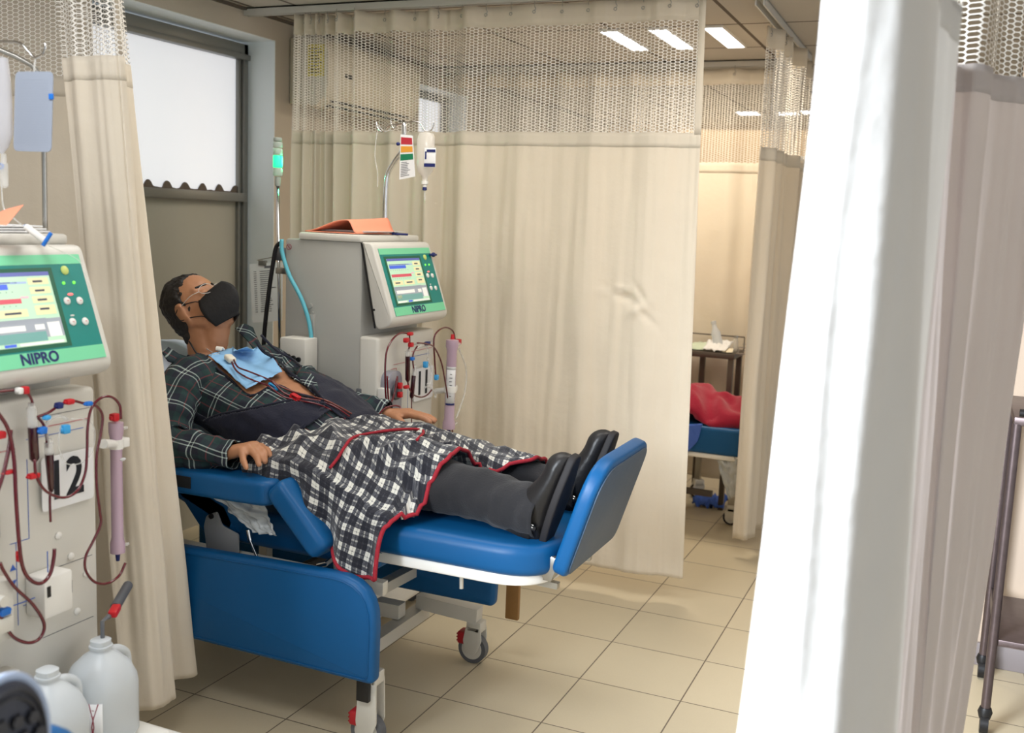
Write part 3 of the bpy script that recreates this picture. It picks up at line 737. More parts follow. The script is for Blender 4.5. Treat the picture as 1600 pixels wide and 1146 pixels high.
# ------------------------------------------------------------------ tubes, clips and chambers in pixel-traced planes at the machine fronts
def pts(lst, x=None, y=None, z=None): return [at(a, b_, x=x, y=y, z=z) for a, b_ in lst]
def clip(parent, p, mat, s=(.012, .010, .008), rot=0, name='pinch_clamp'):
    bm = B(); m = Matrix.Translation(p) @ Matrix.Rotation(rot, 4, 'X')
    add_box(bm, (-s[0], -s[1], -s[2]), (s[0], s[1], s[2]), .003, mtx=m); add_box(bm, (-s[0] * .5, -s[1] * 1.5, -s[2] * .45), (s[0] * .5, s[1] * 1.4, s[2] * .45), .002, mtx=m)
    return obj(name, bm, mat, parent)
def tube_part(parent, lst, x, r=.0032, mat=None, name='blood_tube', sm=6):
    bm = B(); P = [at(l[0], l[1], x=(x + (l[2] if len(l) > 2 else 0))) for l in lst]
    add_tube(bm, P, r, 10, sm); return obj(name, bm, mat or BLOOD, parent, True)
def chamber(parent, top, bot, x, r, name='drip_chamber', level=.35, cone=False):
    a, b_ = at(*top, x=x), at(*bot, x=x); m = a.lerp(b_, level)
    rb = r * (.65 if cone else 1)
    bm = B(); add_tube(bm, [a, a.lerp(m, .12), m], [r * .5, r, r * .98], 18); c = obj(name, bm, CLEAR, parent)
    bm = B(); add_tube(bm, [m, m.lerp(b_, .9), b_], [r * .96, rb, rb * .45], 18); obj('blood_fill', bm, BLOODD, c)
    bm = B(); add_tube(bm, [a + Vector((0, 0, .006)), a - Vector((0, 0, .006))], r * .62, 14); obj('chamber_cap', bm, CLEAR, c)
    return c
X = -1.80
s12 = thing('blood_line_set', 'dark red blood tubing looped across the front of machine 12', 'blood tubing', at(60, 700, x=X))
tube_part(s12, [(-30, 616), (0, 612), (18, 610), (32, 611), (44, 616), (50, 627), (50, 634)], X)
tube_part(s12, [(-20, 628), (0, 650), (14, 675), (22, 720), (25, 780), (30, 850), (36, 888), (48, 907), (64, 912), (78, 898), (84, 872), (85, 858)], X + .02, .0042)
tube_part(s12, [(0, 880, .0), (6, 893), (23, 918), (52, 946), (69, 976), (62, 998), (43, 1005), (20, 995), (4, 970), (-12, 940)], X + .01, .0038)
tube_part(s12, [(-8, 780), (4, 745), (14, 700), (17, 672)], X + .01, .0042)
tube_part(s12, [(54, 718), (57, 745), (72, 768), (98, 778), (120, 768), (133, 740), (136, 705), (137, 668), (143, 638), (158, 622), (175, 621), (187, 634), (189, 655)], X + .015)
tube_part(s12, [(58, 652), (76, 645), (94, 633), (113, 627), (132, 631), (150, 635), (160, 650), (157, 680), (151, 712), (151, 760), (156, 800), (157, 820), (146, 845), (134, 870), (134, 892), (148, 910), (168, 912), (186, 900), (196, 880)], X + .005)
tube_part(s12, [(58, 652), (68, 664), (73, 685), (73, 700)], X)
tube_part(s12, [(78, 768), (78, 790), (79, 816)], X + .002, .0028)
tube_part(s12, [(74, 862), (74, 905), (64, 928), (40, 940), (8, 951)], X - .02, .0012, M('blue_print'), 'thin_blue_tube')
chamber(s12, (49, 634), (54, 722), X, .0105, level=.38)
chamber(s12, (76, 690), (80, 770), X, .0100, level=.25, cone=True)
bm = B(); add_tube(bm, pts([(76, 700), (72, 672), (78, 655), (92, 650), (105, 655)], x=X), .004, 10, 6); add_tube(bm, pts([(95, 665), (92, 700), (105, 725), (130, 722), (146, 700), (147, 670), (135, 656), (112, 655)], x=X + .01), .0016, 8, 6); obj('clear_pressure_line', bm, CLEAR, s12, True)
for p, m_, s in (((30, 611), WHITE, (.008, .006, .007)), ((39, 610), REDP, (.008, .007, .008)), ((52, 744), REDP, (.008, .012, .006)), ((108, 628), REDP, (.008, .010, .006)), ((14, 738), REDP, (.008, .012, .004)), ((0, 680), REDP, (.008, .01, .008)), ((92, 634), NAVYP, (.007, .008, .007)), ((138, 631), BLUEP, (.007, .009, .005)), ((66, 673), BLUEP, (.007, .009, .008)), ((102, 671), CYANP, (.008, .009, .010)), ((73, 653), CYANP, (.006, .008, .005)), ((6, 956), BLUEP, (.009, .012, .008)), ((29, 870), REDP, (.006, .004, .012))):
    clip(s12, at(*p, x=X + .01), m_, s)
def dialyzer(label, a, b_, r, parent_x, lab=None, holder_to=None, hf_=.55):
    a, b_ = Vector(a), Vector(b_); d = (b_ - a).normalized(); L = (b_ - a).length
    t = thing('dialyzer', label, 'dialyzer', b_)
    SH = M('pale_violet_fibre_bundle', (186, 160, 176), .25, coat=.4)
    bm = B(); add_lathe(bm, [(r * .3, 0), (r * 1.25, .004), (r * 1.25, L * .08), (r, L * .13), (r, L * .87), (r * 1.25, L * .92), (r * 1.25, L - .004), (r * .3, L)], a, d, 28); obj('housing', bm, SH, t)
    bm = B(); add_tube(bm, [a + d * .004, a - d * .018], [r * .45, r * .3], 14); obj('top_cap', bm, REDP, t)
    bm = B(); add_tube(bm, [b_ - d * .004, b_ + d * .018], [r * .45, r * .3], 14); obj('bottom_cap', bm, NAVYP, t)
    side = Vector((.35, .9, 0)).normalized()
    bm = B(); 
    for f in (.06, .94): add_tube(bm, [a + d * L * f, a + d * L * f + side * r * 2.0], [r * .35, r * .3], 12)
    obj('side_port', bm, CLEAR, t)
    if holder_to is not None:
        m = a.lerp(b_, hf_); bm = B(); add_tube(bm, [m - d * .012, m + d * .012], r * 1.18, 24); add_tube(bm, [m, Vector(holder_to)], [.010, .012], 12); add_box(bm, tuple(m + Vector((-.012, r * .9, -.012))), tuple(m + Vector((.012, r * .9 + .022, .012))), .003)
        obj('holder_clip', bm, WHITE, t)
    if lab:
        n = 14; zs = [0, .06, .94, 1]
        G = []; 
        def lp(k, f, o): 
            x = d.orthogonal().normalized(); 
            cdir = (CAM - a); cdir = (cdir - d * cdir.dot(d)).normalized(); y = d.cross(cdir)
            an = -1.0 + 1.9 * k / n
            return a + d * (L * f) + (cdir * math.cos(an) + y * math.sin(an)) * (r + o)
        for (f0, f1, mt, nm, o) in ((.30, .72, PAPER, 'label', .0006), (.30, .33, M('crimson_print', (186, 30, 70), .6), 'label_red_band', .0012), (.70, .72, NAVYP, 'label_blue_band', .0012)):
            grid_mesh(nm, [[lp(k, f0 + (f1 - f0) * j / 3, o) for j in range(4)] for k in range(n + 1)], mt, t, solid=.0004, offset=1)
        bm = B()
        for k in range(7):
            p = a + d * L * (.38 + .04 * k); cdir = (CAM - a); cdir = (cdir - d * cdir.dot(d)).normalized()
            add_box(bm, (-.004 - .001 * (k % 3), -.001, -.0002), (.004 + .002 * (k % 2), .001, .0006), mtx=Matrix.Translation(p + cdir * (r + .0012)) @ cdir.to_track_quat('Z', 'Y').to_matrix().to_4x4())
        obj('label_print', bm, INK, t)
    return t
dialyzer('pale violet dialyzer cartridge beside machine 12, half hidden by the curtain', at(181, 658, x=-1.89), at(184, 866, x=-1.89), .0145, -1.8, holder_to=at(161, 694, x=-1.86), hf_=.17)
clip(s12, at(179, 652, x=-1.88), REDP, (.009, .010, .009))
clip(s12, at(192, 718, x=-1.82), M('crimson_print'), (.004, .006, .004))

X = -1.80
s11 = thing('blood_line_set', 'dark red blood tubing and chambers on the front of machine 11', 'blood tubing', at(640, 590, x=X))
tube_part(s11, [(640, 522), (625, 521), (611, 534), (603, 556), (602, 600), (604, 628), (608, 633), (614, 622), (620, 600), (621, 588)], X, .0034)
tube_part(s11, [(605, 588), (606, 612), (608, 632), (612, 628), (617, 612), (620, 590)], X + .012, .0032)
tube_part(s11, [(640, 524), (640, 540), (637, 550)], X, .003)
tube_part(s11, [(652, 541), (646, 552), (645, 565), (647, 580)], X, .003)
tube_part(s11, [(637, 595), (639, 606), (646, 617), (658, 621), (668, 617), (675, 609)], X, .003)
tube_part(s11, [(643, 622), (643, 645), (643, 665)], X, .0022)
tube_part(s11, [(652, 536), (668, 538), (679, 544), (690, 568), (697, 605), (703, 645), (707, 674), (708, 700)], X + .02, .003)
tube_part(s11, [(681, 590), (679, 560), (678, 530), (685, 517), (697, 512), (708, 518), (711, 531)], X, .0032)
chamber(s11, (637, 548), (637, 597), X, .0095, level=.18)
chamber(s11, (648, 572), (643, 623), X, .0085, level=.30)
bm = B(); add_tube(bm, pts([(650, 545), (660, 540), (668, 545), (668, 556)], x=X), .003, 8, 5); add_tube(bm, pts([(668, 560), (674, 580), (672, 600), (664, 606)], x=X), .004, 8, 5); add_tube(bm, pts([(668, 600), (680, 615), (680, 622)], x=X), .005, 8, 4); obj('clear_pressure_line', bm, CLEAR, s11, True)
for p, m_, s in (((641, 522), REDP, (.008, .012, .006)), ((635, 532), REDP, (.008, .012, .008)), ((642, 539), REDP, (.008, .010, .008)), ((625, 603), REDP, (.008, .008, .011)), ((635, 605), REDP, (.008, .012, .006)), ((625, 617), REDP, (.008, .009, .010)), ((668, 537), NAVYP, (.008, .012, .007)), ((644, 561), BLUEP, (.007, .010, .006)), ((665, 570), CYANP, (.008, .009, .012)), ((682, 590), CYANP, (.007, .009, .010)), ((716, 534), REDP, (.010, .012, .010))):
    clip(s11, at(*p, x=X + .008), m_, s)
dialyzer('pale violet dialyzer cartridge with white label beside machine 11', at(707, 530, x=-1.78), at(701, 672, x=-1.78), .020, -1.8, lab=True, holder_to=at(680, 612, x=-1.85))
t = tag(obj('drain_tube', (lambda bm: (add_tube(bm, pts([(717, 545), (728, 575), (727, 610), (718, 640), (712, 655)], x=-1.77), .004, 8, 6), bm)[1])(B()), CLEAR, None, True), 'clear loose tube curving beside the labelled dialyzer', 'tube')

# ------------------------------------------------------------------ things on and over machine 11
YP = 3.46
def ysh(lst): return [at(a, b_, y=YP) for a, b_ in lst]
t = thing('infusion_pole', 'bent chrome infusion pole with hooks rising from the top of machine 11', 'pole', at(602, 365, y=YP))
b0 = at(602, 350, y=YP); b0.z = 1.462
bm = B(); add_tube(bm, [b0] + ysh([(602, 330), (603, 295), (606, 272), (616, 254), (627, 238), (631, 222), (632, 190)]), .0095, 14, 4); obj('pole', bm, CHROME, t, True)
bm = B(); add_tube(bm, ysh([(632, 192), (648, 190), (657, 193), (663, 203), (672, 205), (677, 198), (678, 190)]), .0028, 8, 5); obj('hook', bm, CHROME, t, True)
bm = B(); add_tube(bm, ysh([(632, 192), (620, 196), (616, 201), (612, 196), (611, 188)]), .0028, 8, 5); obj('hook', bm, CHROME, t, True)
bm = B(); add_tube(bm, ysh([(632, 192), (608, 197), (598, 206), (590, 200), (588, 190)]), .0028, 8, 5); obj('hook', bm, CHROME, t, True)
# infusion bottle
a, b_ = at(666, 206, y=YP), at(669, 283, y=YP)
L = a.z - b_.z; w = .036
t = thing('infusion_bottle', 'clear upside-down infusion bottle with blue and white label on the chrome pole', 'infusion bottle', b_)
bm = B(); add_lathe(bm, [(.012, L), (w * .8, L - .006), (w, L - .025), (w, L * .33), (w * .85, L * .2), (w * .4, L * .1), (.011, L * .06), (.011, 0)], (a.x, YP, b_.z), (0, 0, 1), 28, flat=(1, .7)); obj('bottle', bm, M('clear_bottle_plastic', (228, 222, 212), .15, alpha=.68, coat=.4), t)
bm = B(); add_lathe(bm, [(.013, .0), (.013, -.012), (.008, -.014), (.008, -.024)], (a.x, YP, b_.z), (0, 0, 1), 18); obj('cap', bm, WHITE, t)
bm = B(); add_lathe(bm, [(.008, -.022), (.009, -.034), (.003, -.036)], (a.x, YP, b_.z), (0, 0, 1), 14); obj('blue_port', bm, NAVYP, t)
bm = B(); add_tube(bm, [(a.x, YP, b_.z - .035), (a.x + .002, YP, b_.z - .07)], .003, 8); obj('drip_spike', bm, CLEAR, t)
la, lb = at(663, 231, y=YP - .03), at(680, 262, y=YP - .03)
bm = B(); add_box(bm, (la.x, YP - .030, lb.z), (lb.x, YP - .026, la.z), .001); lb_ = obj('label', bm, PAPER, t)
bm = B(); add_box(bm, (la.x + .011, YP - .0312, la.z - .016), (lb.x - .001, YP - .030, la.z - .006)); add_box(bm, (la.x + .001, YP - .0312, lb.z + .002), (lb.x - .001, YP - .030, lb.z + .015)); add_box(bm, (la.x + .004, YP - .0312, lb.z + .03), (la.x + .010, YP - .030, lb.z + .058)); obj('label_print', bm, NAVYP, lb_)
# colour-coded card
ca = at(624, 206, y=YP - .02); P0, P1, P2, P3 = [at(*p, y=YP - .02) for p in ((626, 210), (645, 212), (649, 276), (624, 281))]
t = thing('care_card', 'hanging care card with red, yellow and green bands beside the infusion bottle', 'card', P3)
def cq(bm, u0, u1, v0, v1, o, th=.0006, mi=0):
    def q(u, v): return P0.lerp(P1, u).lerp(P3.lerp(P2, u), v) + Vector((0, -o, 0))
    add_prism(bm, [q(u0, v0), q(u1, v0), q(u1, v1), q(u0, v1)], (0, -th, 0), mi=mi)
bm = B(); cq(bm, 0, 1, 0, 1, 0, .0012); cd = obj('card', bm, PAPER, t)
bm = B(); cq(bm, .06, .94, .06, .22, .0013, mi=0); cq(bm, .06, .94, .26, .40, .0013, mi=1); cq(bm, .04, .94, .44, .58, .0013, mi=2); obj('colour_band', bm, [M('band_red', (176, 42, 56), .6), M('band_amber', (216, 150, 50), .6), M('band_green', (20, 118, 80), .6)], cd)
bm = B()
for k in range(9): cq(bm, .1, .5 + .4 * abs(nz(k * 3.7)), .62 + k * .038, .635 + k * .038, .0013)
obj('print', bm, M('grey_print', (110, 110, 116), .8), cd)
bm = B(); add_tube(bm, [P0 + Vector((.02, 0, 0)), at(632, 196, y=YP - .012)], .001, 6); obj('string', bm, WHITE, t)
p = at(622, 225, y=YP - .02)
bm = B(); add_ball(bm, p, (.008, .006, .007)); add_tube(bm, [p, p + Vector((.012, .012, 0))], .004, 8); tag(obj('pole_knob', bm, NAVYP, None, True), 'small navy clamp knob on the bent chrome pole beside the care card', 'knob')
bm = B(); add_tube(bm, ysh([(592, 196), (588, 215), (586, 245), (590, 270), (590, 292)]), .0022, 8, 6); add_tube(bm, ysh([(592, 196), (600, 205), (610, 203)]), .002, 8, 4); tag(obj('spare_infusion_line', bm, CLEAR, None, True), 'clear empty infusion line hanging from the left hook of the chrome pole', 'infusion line')
# orange folder with papers on the machine top
t = thing('orange_folder', 'orange folder lying open on top of machine 11', 'folder', (-2.05, 3.3, 1.463))
ORG = M('salmon_orange_card', (242, 152, 120), .6)
nu, nv = 26, 12; G = []
for i in range(nu + 1):
    u = i / nu; row = []
    for j in range(nv + 1):
        v = j / nv
        x = -2.19 + .215 * u; y = 3.14 + .22 * v
        z = 1.4675 + (.046 + .01 * v) * smooth01(u / .82) * (1 - .95 * smooth01((u - .84) / .16)) + .003 * math.sin(u * 5 + v * 2) * u
        row.append((x + .03 * v, y, z))
    G.append(row)
grid_mesh('upper_cover', G, ORG, t, solid=.003)
G = [[(x_, y_, 1.4660 + (.0 if 0 else 0)) for (x_, y_, z_) in r] for r in G]
grid_mesh('lower_cover', G, ORG, t, solid=.003)
bm = B()
for i in range(3): add_prism(bm, [(-2.15, 3.17 + .01 * i, 1.470 + .002 * i), (-1.96 + .012 * i, 3.18, 1.470 + .002 * i), (-1.955 + .01 * i, 3.42, 1.470 + .002 * i), (-2.13, 3.44, 1.470 + .002 * i)], (0, 0, .001))
obj('paper_sheet', bm, PAPER, t)
bm = B(); c = at(613, 369, y=3.35); add_ball(bm, (c.x, 3.35, 1.468), (.012, .009, .006)); add_tube(bm, [(c.x, 3.35, 1.467), (c.x + .05, 3.38, 1.466)], .004, 8); tag(obj('line_cap', bm, NAVYP, None, True), 'small navy cap lying on the tray of machine 11 beside the orange folder', 'cap')
bm = B(); c = at(676, 398, x=-1.865); add_box(bm, (c.x, c.y - .03, c.z - .004), (c.x + .02, c.y + .0, c.z + .004), .002); add_ball(bm, (c.x + .01, c.y - .012, c.z), .009)
tag(obj('tube_clip', bm, NAVYP, None), 'small navy clip at the upper right corner of the machine 11 screen', 'clip')

# ------------------------------------------------------------------ signal tower
YT = 3.34
t = thing('signal_tower', 'slim signal light tower on a chrome rod, its green lamp lit', 'signal light', at(438, 560, y=YT))
bm = B(); add_tube(bm, [at(434, 290, y=YT), at(438, 590, y=YT)], .0065, 12); obj('rod', bm, CHROME, t, True)
segs = [((215, 222), 'top_cap', M('grey_green_cap', (150, 158, 150), .4)), ((222, 232), 'clear_segment', M('clear_lamp_segment', (186, 196, 190), .2, alpha=.6, coat=.5)), ((232, 243), 'clear_segment', M('clear_lamp_segment')), ((243, 263), 'green_lamp', M('lit_green_lamp', (60, 230, 160), .3, emit=(16, 226, 124), es=1.5)), ((263, 276), 'clear_segment', M('clear_lamp_segment')), ((276, 292), 'socket', M('grey_green_cap'))]
for (ya, yb), nm, mt in segs:
    a, b_ = at(434, ya, y=YT), at(434, yb - 1, y=YT); r = {'top_cap': .017, 'socket': .011}.get(nm, .0185)
    bm = B(); add_lathe(bm, [(r * .9, 0), (r, .003), (r, (a - b_).length - .003), (r * .9, (a - b_).length)], b_, (0, 0, 1), 24); obj(nm, bm, mt, t)
gl = bpy.data.lights.new('green_lamp_glow', 'POINT'); gl.energy = .5; gl.color = (.1, 1, .45); gl.shadow_soft_size = .02
g = bpy.data.objects.new('green_lamp_glow', gl); COL.objects.link(g); g.location = at(434, 252, y=YT) + Vector((.03, .03, 0))
bm = B(); p = at(436, 395, y=YT); add_box(bm, (p.x - .012, YT - .012, p.z - .03), (p.x + .03, YT + .012, p.z + .02), .004); obj('rod_clamp', bm, RUBBER, t)
bm = B(); add_box(bm, (-2.46, YT - .01, 1.29), (-2.249, YT + .01, 1.315), .003); obj('bracket', bm, STEEL, t)
YH = 3.3
bm = B(); add_tube(bm, [at(*p, y=YH) for p in ((441, 378), (432, 386), (427, 410), (421, 450), (415, 500), (412, 540), (410, 600), (408, 760), (404, 880))], .0085, 12, 6); tag(obj('black_cable', bm, M('black_rubber_cable', (24, 22, 26), .5), None, True), 'thick black cable hanging beside the signal tower rod', 'cable')
YH = 3.08
bm = B(); add_tube(bm, [at(*p, y=YH) for p in ((440, 374), (441, 395), (452, 430), (470, 465), (482, 500), (487, 535), (489, 580))], .0075, 12, 6); tag(obj('teal_hose', bm, M('light_teal_hose', (92, 176, 192), .4), None, True), 'light teal hose running down the side of machine 11', 'hose')
# notice sheet
P0, P1, P2, P3 = [at(*p, y=3.6) for p in ((390, 413), (442, 409), (441, 501), (395, 505))]
t = thing('notice_sheet', 'printed white notice sheet hanging behind the signal tower rod', 'paper notice', P3)
bm = B(); cq(bm, 0, 1, 0, 1, 0, .001); cd = obj('sheet', bm, PAPER, t)
bm = B(); cq(bm, .45, .75, .05, .09, .0011)
for k in range(20):
    cq(bm, .30 + .05 * abs(nz(k * 2.1)), .62 + .3 * abs(nz(k * 5.3)), .13 + k * .036, .142 + k * .036, .0011); cq(bm, .12, .2, .13 + k * .036, .14 + k * .036, .0011)
obj('print', bm, M('grey_print'), cd)
bm = B(); add_box(bm, tuple(P0.lerp(P1, .4) + Vector((-.02, -.006, -.01))), tuple(P0.lerp(P1, .4) + Vector((.02, .006, .012))), .003); obj('clip', bm, ALU, t)
bm = B(); add_tube(bm, [P0.lerp(P1, .4) + Vector((0, 0, .01)), P0.lerp(P1, .9) + Vector((0, -.15, .01)), at(437, 400, y=YT)], .0018, 6); obj('wire', bm, STEEL, t)

# ------------------------------------------------------------------ things at machine 12
YP = 1.66
t = thing('infusion_hook', 'thin steel hook above machine 12 reaching in from the left edge', 'hook', at(72, 360, y=1.75))
bm = B(); add_tube(bm, ysh([(-60, 66), (0, 65), (30, 67), (44, 80), (54, 90), (65, 86), (71, 76), (70, 67)]), .0030, 8, 5); obj('hook_wire', bm, CHROME, t, True)
p = at(71, 374, y=1.79); 
bm = B(); add_tube(bm, [p, at(69, 240, y=1.79), at(66, 120, y=1.79), at(-30, 64, y=1.7)], .006, 12, 4); obj('pole', bm, STEEL, t, True)
YQ = YP - .004
P0, P1, P2, P3 = [at(*q, y=YQ) for q in ((25, 112), (84, 112), (81, 238), (22, 236))]
t = thing('grey_plaque', 'pale blue grey plastic plaque with rounded corners hanging from the steel hook', 'plaque', P3)
bm = B(); add_prism(bm, round_poly([P0, P1, P2, P3], .014, 6), (0, -.002, 0)); pq = obj('plate', bm, M('pale_blue_grey_plastic', (148, 156, 170), .4), t)
bm = B()
for k in range(26): cq(bm, .08, .92, .10 + k * .032, .1012 + k * .032, .0021, .0002)
obj('print', bm, M('pale_violet_print', (166, 172, 188), .7), pq)
p = at(80, 151, y=YQ - .003); bm = B(); add_box(bm, tuple(p - Vector((.006, .002, .006))), tuple(p + Vector((.006, .002, .006))), .001); obj('blue_tab', bm, BLUEP, t)
bm = B(); add_tube(bm, [at(53, 116, y=YQ), at(54, 100, y=YP), at(56, 90, y=YP)], .0022, 6); obj('tie', bm, CLEAR, t)
a, b_ = at(2, 88, y=YP), at(2, 240, y=YP); L = a.z - b_.z
t = thing('saline_bag', 'clear saline bag cut by the left edge above the machine 12 screen', 'saline bag', b_)
bm = B(); add_lathe(bm, [(.01, L), (.025, L - .004), (.030, L - .04), (.033, L * .5), (.032, L * .2), (.02, L * .07), (.006, 0)], (a.x - .008, YP, b_.z), (0, 0, 1), 24, flat=(1, .5)); obj('bag', bm, M('clear_bag_film', (205, 205, 210), .15, alpha=.55, coat=.5), t)
bm = B(); add_lathe(bm, [(.006, 0), (.007, -.02), (.009, -.022), (.009, -.07), (.004, -.075)], (a.x - .002, YP, b_.z), (0, 0, 1), 16); obj('drip_chamber', bm, CLEAR, t)
bm = B(); q = at(1, 260, y=YP); add_tube(bm, [q + Vector((math.cos(a_) * .008, 0, math.sin(a_) * .005)) for a_ in np.linspace(0, 2 * PI, 13)[:-1]], .002, 6, closed=True); obj('blue_ring', bm, BLUEP, t)
bm = B(); add_tube(bm, [at(2, 290, y=YP), at(6, 325, y=YP), at(20, 340, y=YP), at(40, 357, y=YP + .02)], .0018, 8, 6); obj('line', bm, CLEAR, t, True)
t = thing('syringe', 'white syringe connector with blue ends lying across the top of machine 12', 'syringe', at(60, 375, y=1.68))
bm = B(); add_tube(bm, [at(42, 355, y=1.68), at(72, 378, y=1.66)], .0075, 14); obj('barrel', bm, WHITE, t)
bm = B(); add_tube(bm, [at(40, 353, y=1.68), at(48, 360, y=1.675)], .0045, 10); obj('plunger', bm, BLUEP, t)
bm = B(); add_tube(bm, [at(67, 384, y=1.65), at(80, 364, y=1.66)], .0045, 10); obj('blue_clamp', bm, BLUEP, t)
bm = B(); add_tube(bm, [at(75, 384, y=1.65), at(100, 395, x=-1.86), at(125, 410, x=-1.85), at(140, 450, x=-1.83)], .0009, 6, 5); obj('fine_line', bm, CLEAR, t, True)
t = thing('paper_towels', 'stack of white papers and orange packet lying on machine 12', 'papers', (-2.05, 1.6, 1.463))
bm = B()
for k in range(3): add_box(bm, (-2.15 + .01 * k, 1.44, 1.464 + .006 * k), (-1.95, 1.78 - .01 * k, 1.468 + .006 * k), .001)
obj('paper_sheet', bm, PAPER, t)
bm = B(); c = at(3, 352, y=1.55); add_prism(bm, [(c.x - .08, 1.55, 1.483), (c.x + .012, 1.55, 1.483), (c.x + .02, 1.58, 1.52), (c.x - .05, 1.60, 1.51)], (0, .01, .008), .002); obj('orange_packet', bm, ORG, t)

def jug(c, label, wand=False, paper=True):
    x, y, z = c
    t = thing('plastic_jug', label, 'jug', (x, y, z), 'milky plastic jugs on the base of machine 12')
    prof = [(.03, 0), (.068, .002), (.074, .012), (.074, .125), (.071, .145), (.058, .175), (.036, .198), (.024, .206), (.021, .210), (.021, .214), (.024, .216), (.024, .221), (.021, .222), (.021, .234), (.018, .236)]
    bm = B(); add_lathe(bm, prof, (x, y, z), (0, 0, 1), 36, sq=.72); bd = obj('body', bm, MILKY, t)
    bm = B(); h = Vector((x - .0, y + .052, z)); add_tube(bm, [(x, y + .02, z + .198), (x, y + .046, z + .196), (x, y + .076, z + .175), (x, y + .083, z + .14), (x, y + .080, z + .10), (x, y + .066, z + .09)], .0095, 12, 5); obj('handle', bm, MILKY, t, True)
    bm = B(); add_lathe(bm, [(.014, 0), (.066, .002), (.070, .012), (.070, .11), (.01, .112)], (x, y, z + .002), (0, 0, 1), 30, sq=.72); obj('liquid', bm, M('pale_clear_liquid', (198, 208, 214), .2, alpha=.5), bd)
    if paper:
        n = 10; G = [[(x + .0755 * abs(math.cos(a)) ** .72, y - .0755 * abs(math.sin(a)) ** .72, z + zz) for zz in (.03, .06, .115)] for a in np.linspace(-1.45, -.75, n)]
        lb = grid_mesh('label', G, PAPER, t, solid=.0005)
        bm = B(); add_tube(bm, [G[3][0], G[5][1], G[3][2]], .0014, 6, 3); add_tube(bm, [G[6][0], G[4][1], G[7][2]], .0014, 6, 3)
        for k in range(5): add_tube(bm, [Vector(G[1][0]) + Vector((.001, 0, .01 + .015 * k)), Vector(G[5][0]) + Vector((.001, 0, .01 + .015 * k))], .0008, 5)
        obj('print', bm, M('maroon_print'), lb)
    return t
jug((-1.74, 1.705, .306), 'milky white plastic jug with a grey suction wand in its neck')
jug((-1.72, 1.535, .306), 'milky white plastic jug partly behind the blurred shoe sole', paper=False)
bm = B(); add_box(bm, (-1.85, 1.40, .21), (-1.62, 1.80, .305), .01, 3); obj('jug_shelf', bm, WHITE, m12)
jt = at(160, 978, x=-1.74); p2 = at(180, 950, x=-1.78); p3 = at(200, 915, x=-1.84)
t = thing('suction_wand', 'grey suction wand with red clip going into the jug neck', 'suction wand', jt)
bm = B(); add_tube(bm, [jt - Vector((0, 0, .12)), jt + Vector((0, 0, .01)), p2.lerp(jt, .5), p2], [.004, .005, .006, .010], 12); obj('tip', bm, RUBBER, t)
bm = B(); add_tube(bm, [p2, p3], .012, 12); obj('handle', bm, M('dark_grey_plastic', (84, 86, 92), .5), t)
q = at(179, 955, x=-1.765); bm = B(); add_box(bm, (-.010, -.008, -.022), (.010, .008, .022), .003, mtx=Matrix.Translation(q) @ (p3 - p2).to_track_quat('Z', 'Y').to_matrix().to_4x4()); obj('red_clip', bm, REDP, t)
# ================================================================== THE BLUE TREATMENT CHAIR
def caster(parent, x, y, top, r=.052, pedal=True, rot=0.0, mat=None):
    w = mat or RUBBER
    m = Matrix.Translation((x, y, 0)) @ Matrix.Rotation(rot, 4, 'Z')
    bm = B(); add_tube(bm, [m @ Vector((0.0, -.014, r)), m @ Vector((0.0, .014, r))], r, 28); c = obj('caster', bm, w, parent)
    bm = B(); add_tube(bm, [m @ Vector((0.0, -.0165, r)), m @ Vector((0.0, .0165, r))], r * .72, 28); obj('hub', bm, FRAMEW, c)
    bm = B()
    for s in (-1, 1):
        add_prism(bm, round_poly([m @ Vector((a, s * .020, z)) for a, z in ((-.02, r * .7), (.02, r * .7), (.040, r * 1.7), (.036, top - .02), (-.02, top - .02), (-.03, r * 1.6))], .008), (m.to_3x3() @ Vector((0, s * .006, 0))), .002)
    add_box(bm, (-.02, -.026, top - .04), (.036, .026, top), .006, mtx=m); obj('fork', bm, FRAMEW, c)
    if pedal:
        bm = B(); add_box(bm, (-.055, -.024, r * 1.25), (-.005, .024, r * 1.25 + .045), .008, 3, mtx=m @ Matrix.Translation((0, 0, 0)))
        for k in range(3): add_box(bm, (-.058, -.02, r * 1.25 + .008 + k * .012), (-.052, .02, r * 1.25 + .012 + k * .012), .001, mtx=m)
        obj('brake_pedal', bm, M('brake_red_plastic', (172, 30, 40), .45), c)
    return c
def beam(parent, a, b, w, h, mat, name='frame_bar', bev=.003):
    a, b = Vector(a), Vector(b); d = b - a
    up = Vector((0, 0, 1)) if abs(d.normalized().z) < .9 else Vector((0, 1, 0)); x = d.cross(up).normalized(); u = x.cross(d).normalized()
    bm = B(); add_prism(bm, [a + x * (i * w / 2) + u * (j * h / 2) for i, j in ((-1, -1), (1, -1), (1, 1), (-1, 1))], d, bev)
    return obj(name, bm, mat, parent)
chair = thing('treatment_chair', 'blue upholstered reclining dialysis chair the masked patient lies on', 'treatment chair', (-1.9, 2.78, 0))
def soft_panel(name, poly, d, parent, bev=.016, mat=None, seam=True, rr=.02):
    bm = B(); pl = round_poly([Vector(p) for p in poly], rr, 6); add_prism(bm, pl, d, bev, 4); o = obj(name, bm, mat or BLUE, parent, True)
    if seam:
        bm = B(); add_tube(bm, [p + Vector(d).normalized() * bev * .9 for p in pl], .0022, 6, closed=True)
    if seam: obj('piping', bm, mat or BLUE, o)
    return o
soft_panel('side_panel', [(-2.6, 2.36, .235), (-1.405, 2.36, .225), (-1.402, 2.36, .535), (-2.6, 2.36, .50)], (0, .05, 0), chair, rr=[.02, .02, .16, .02], seam=False)
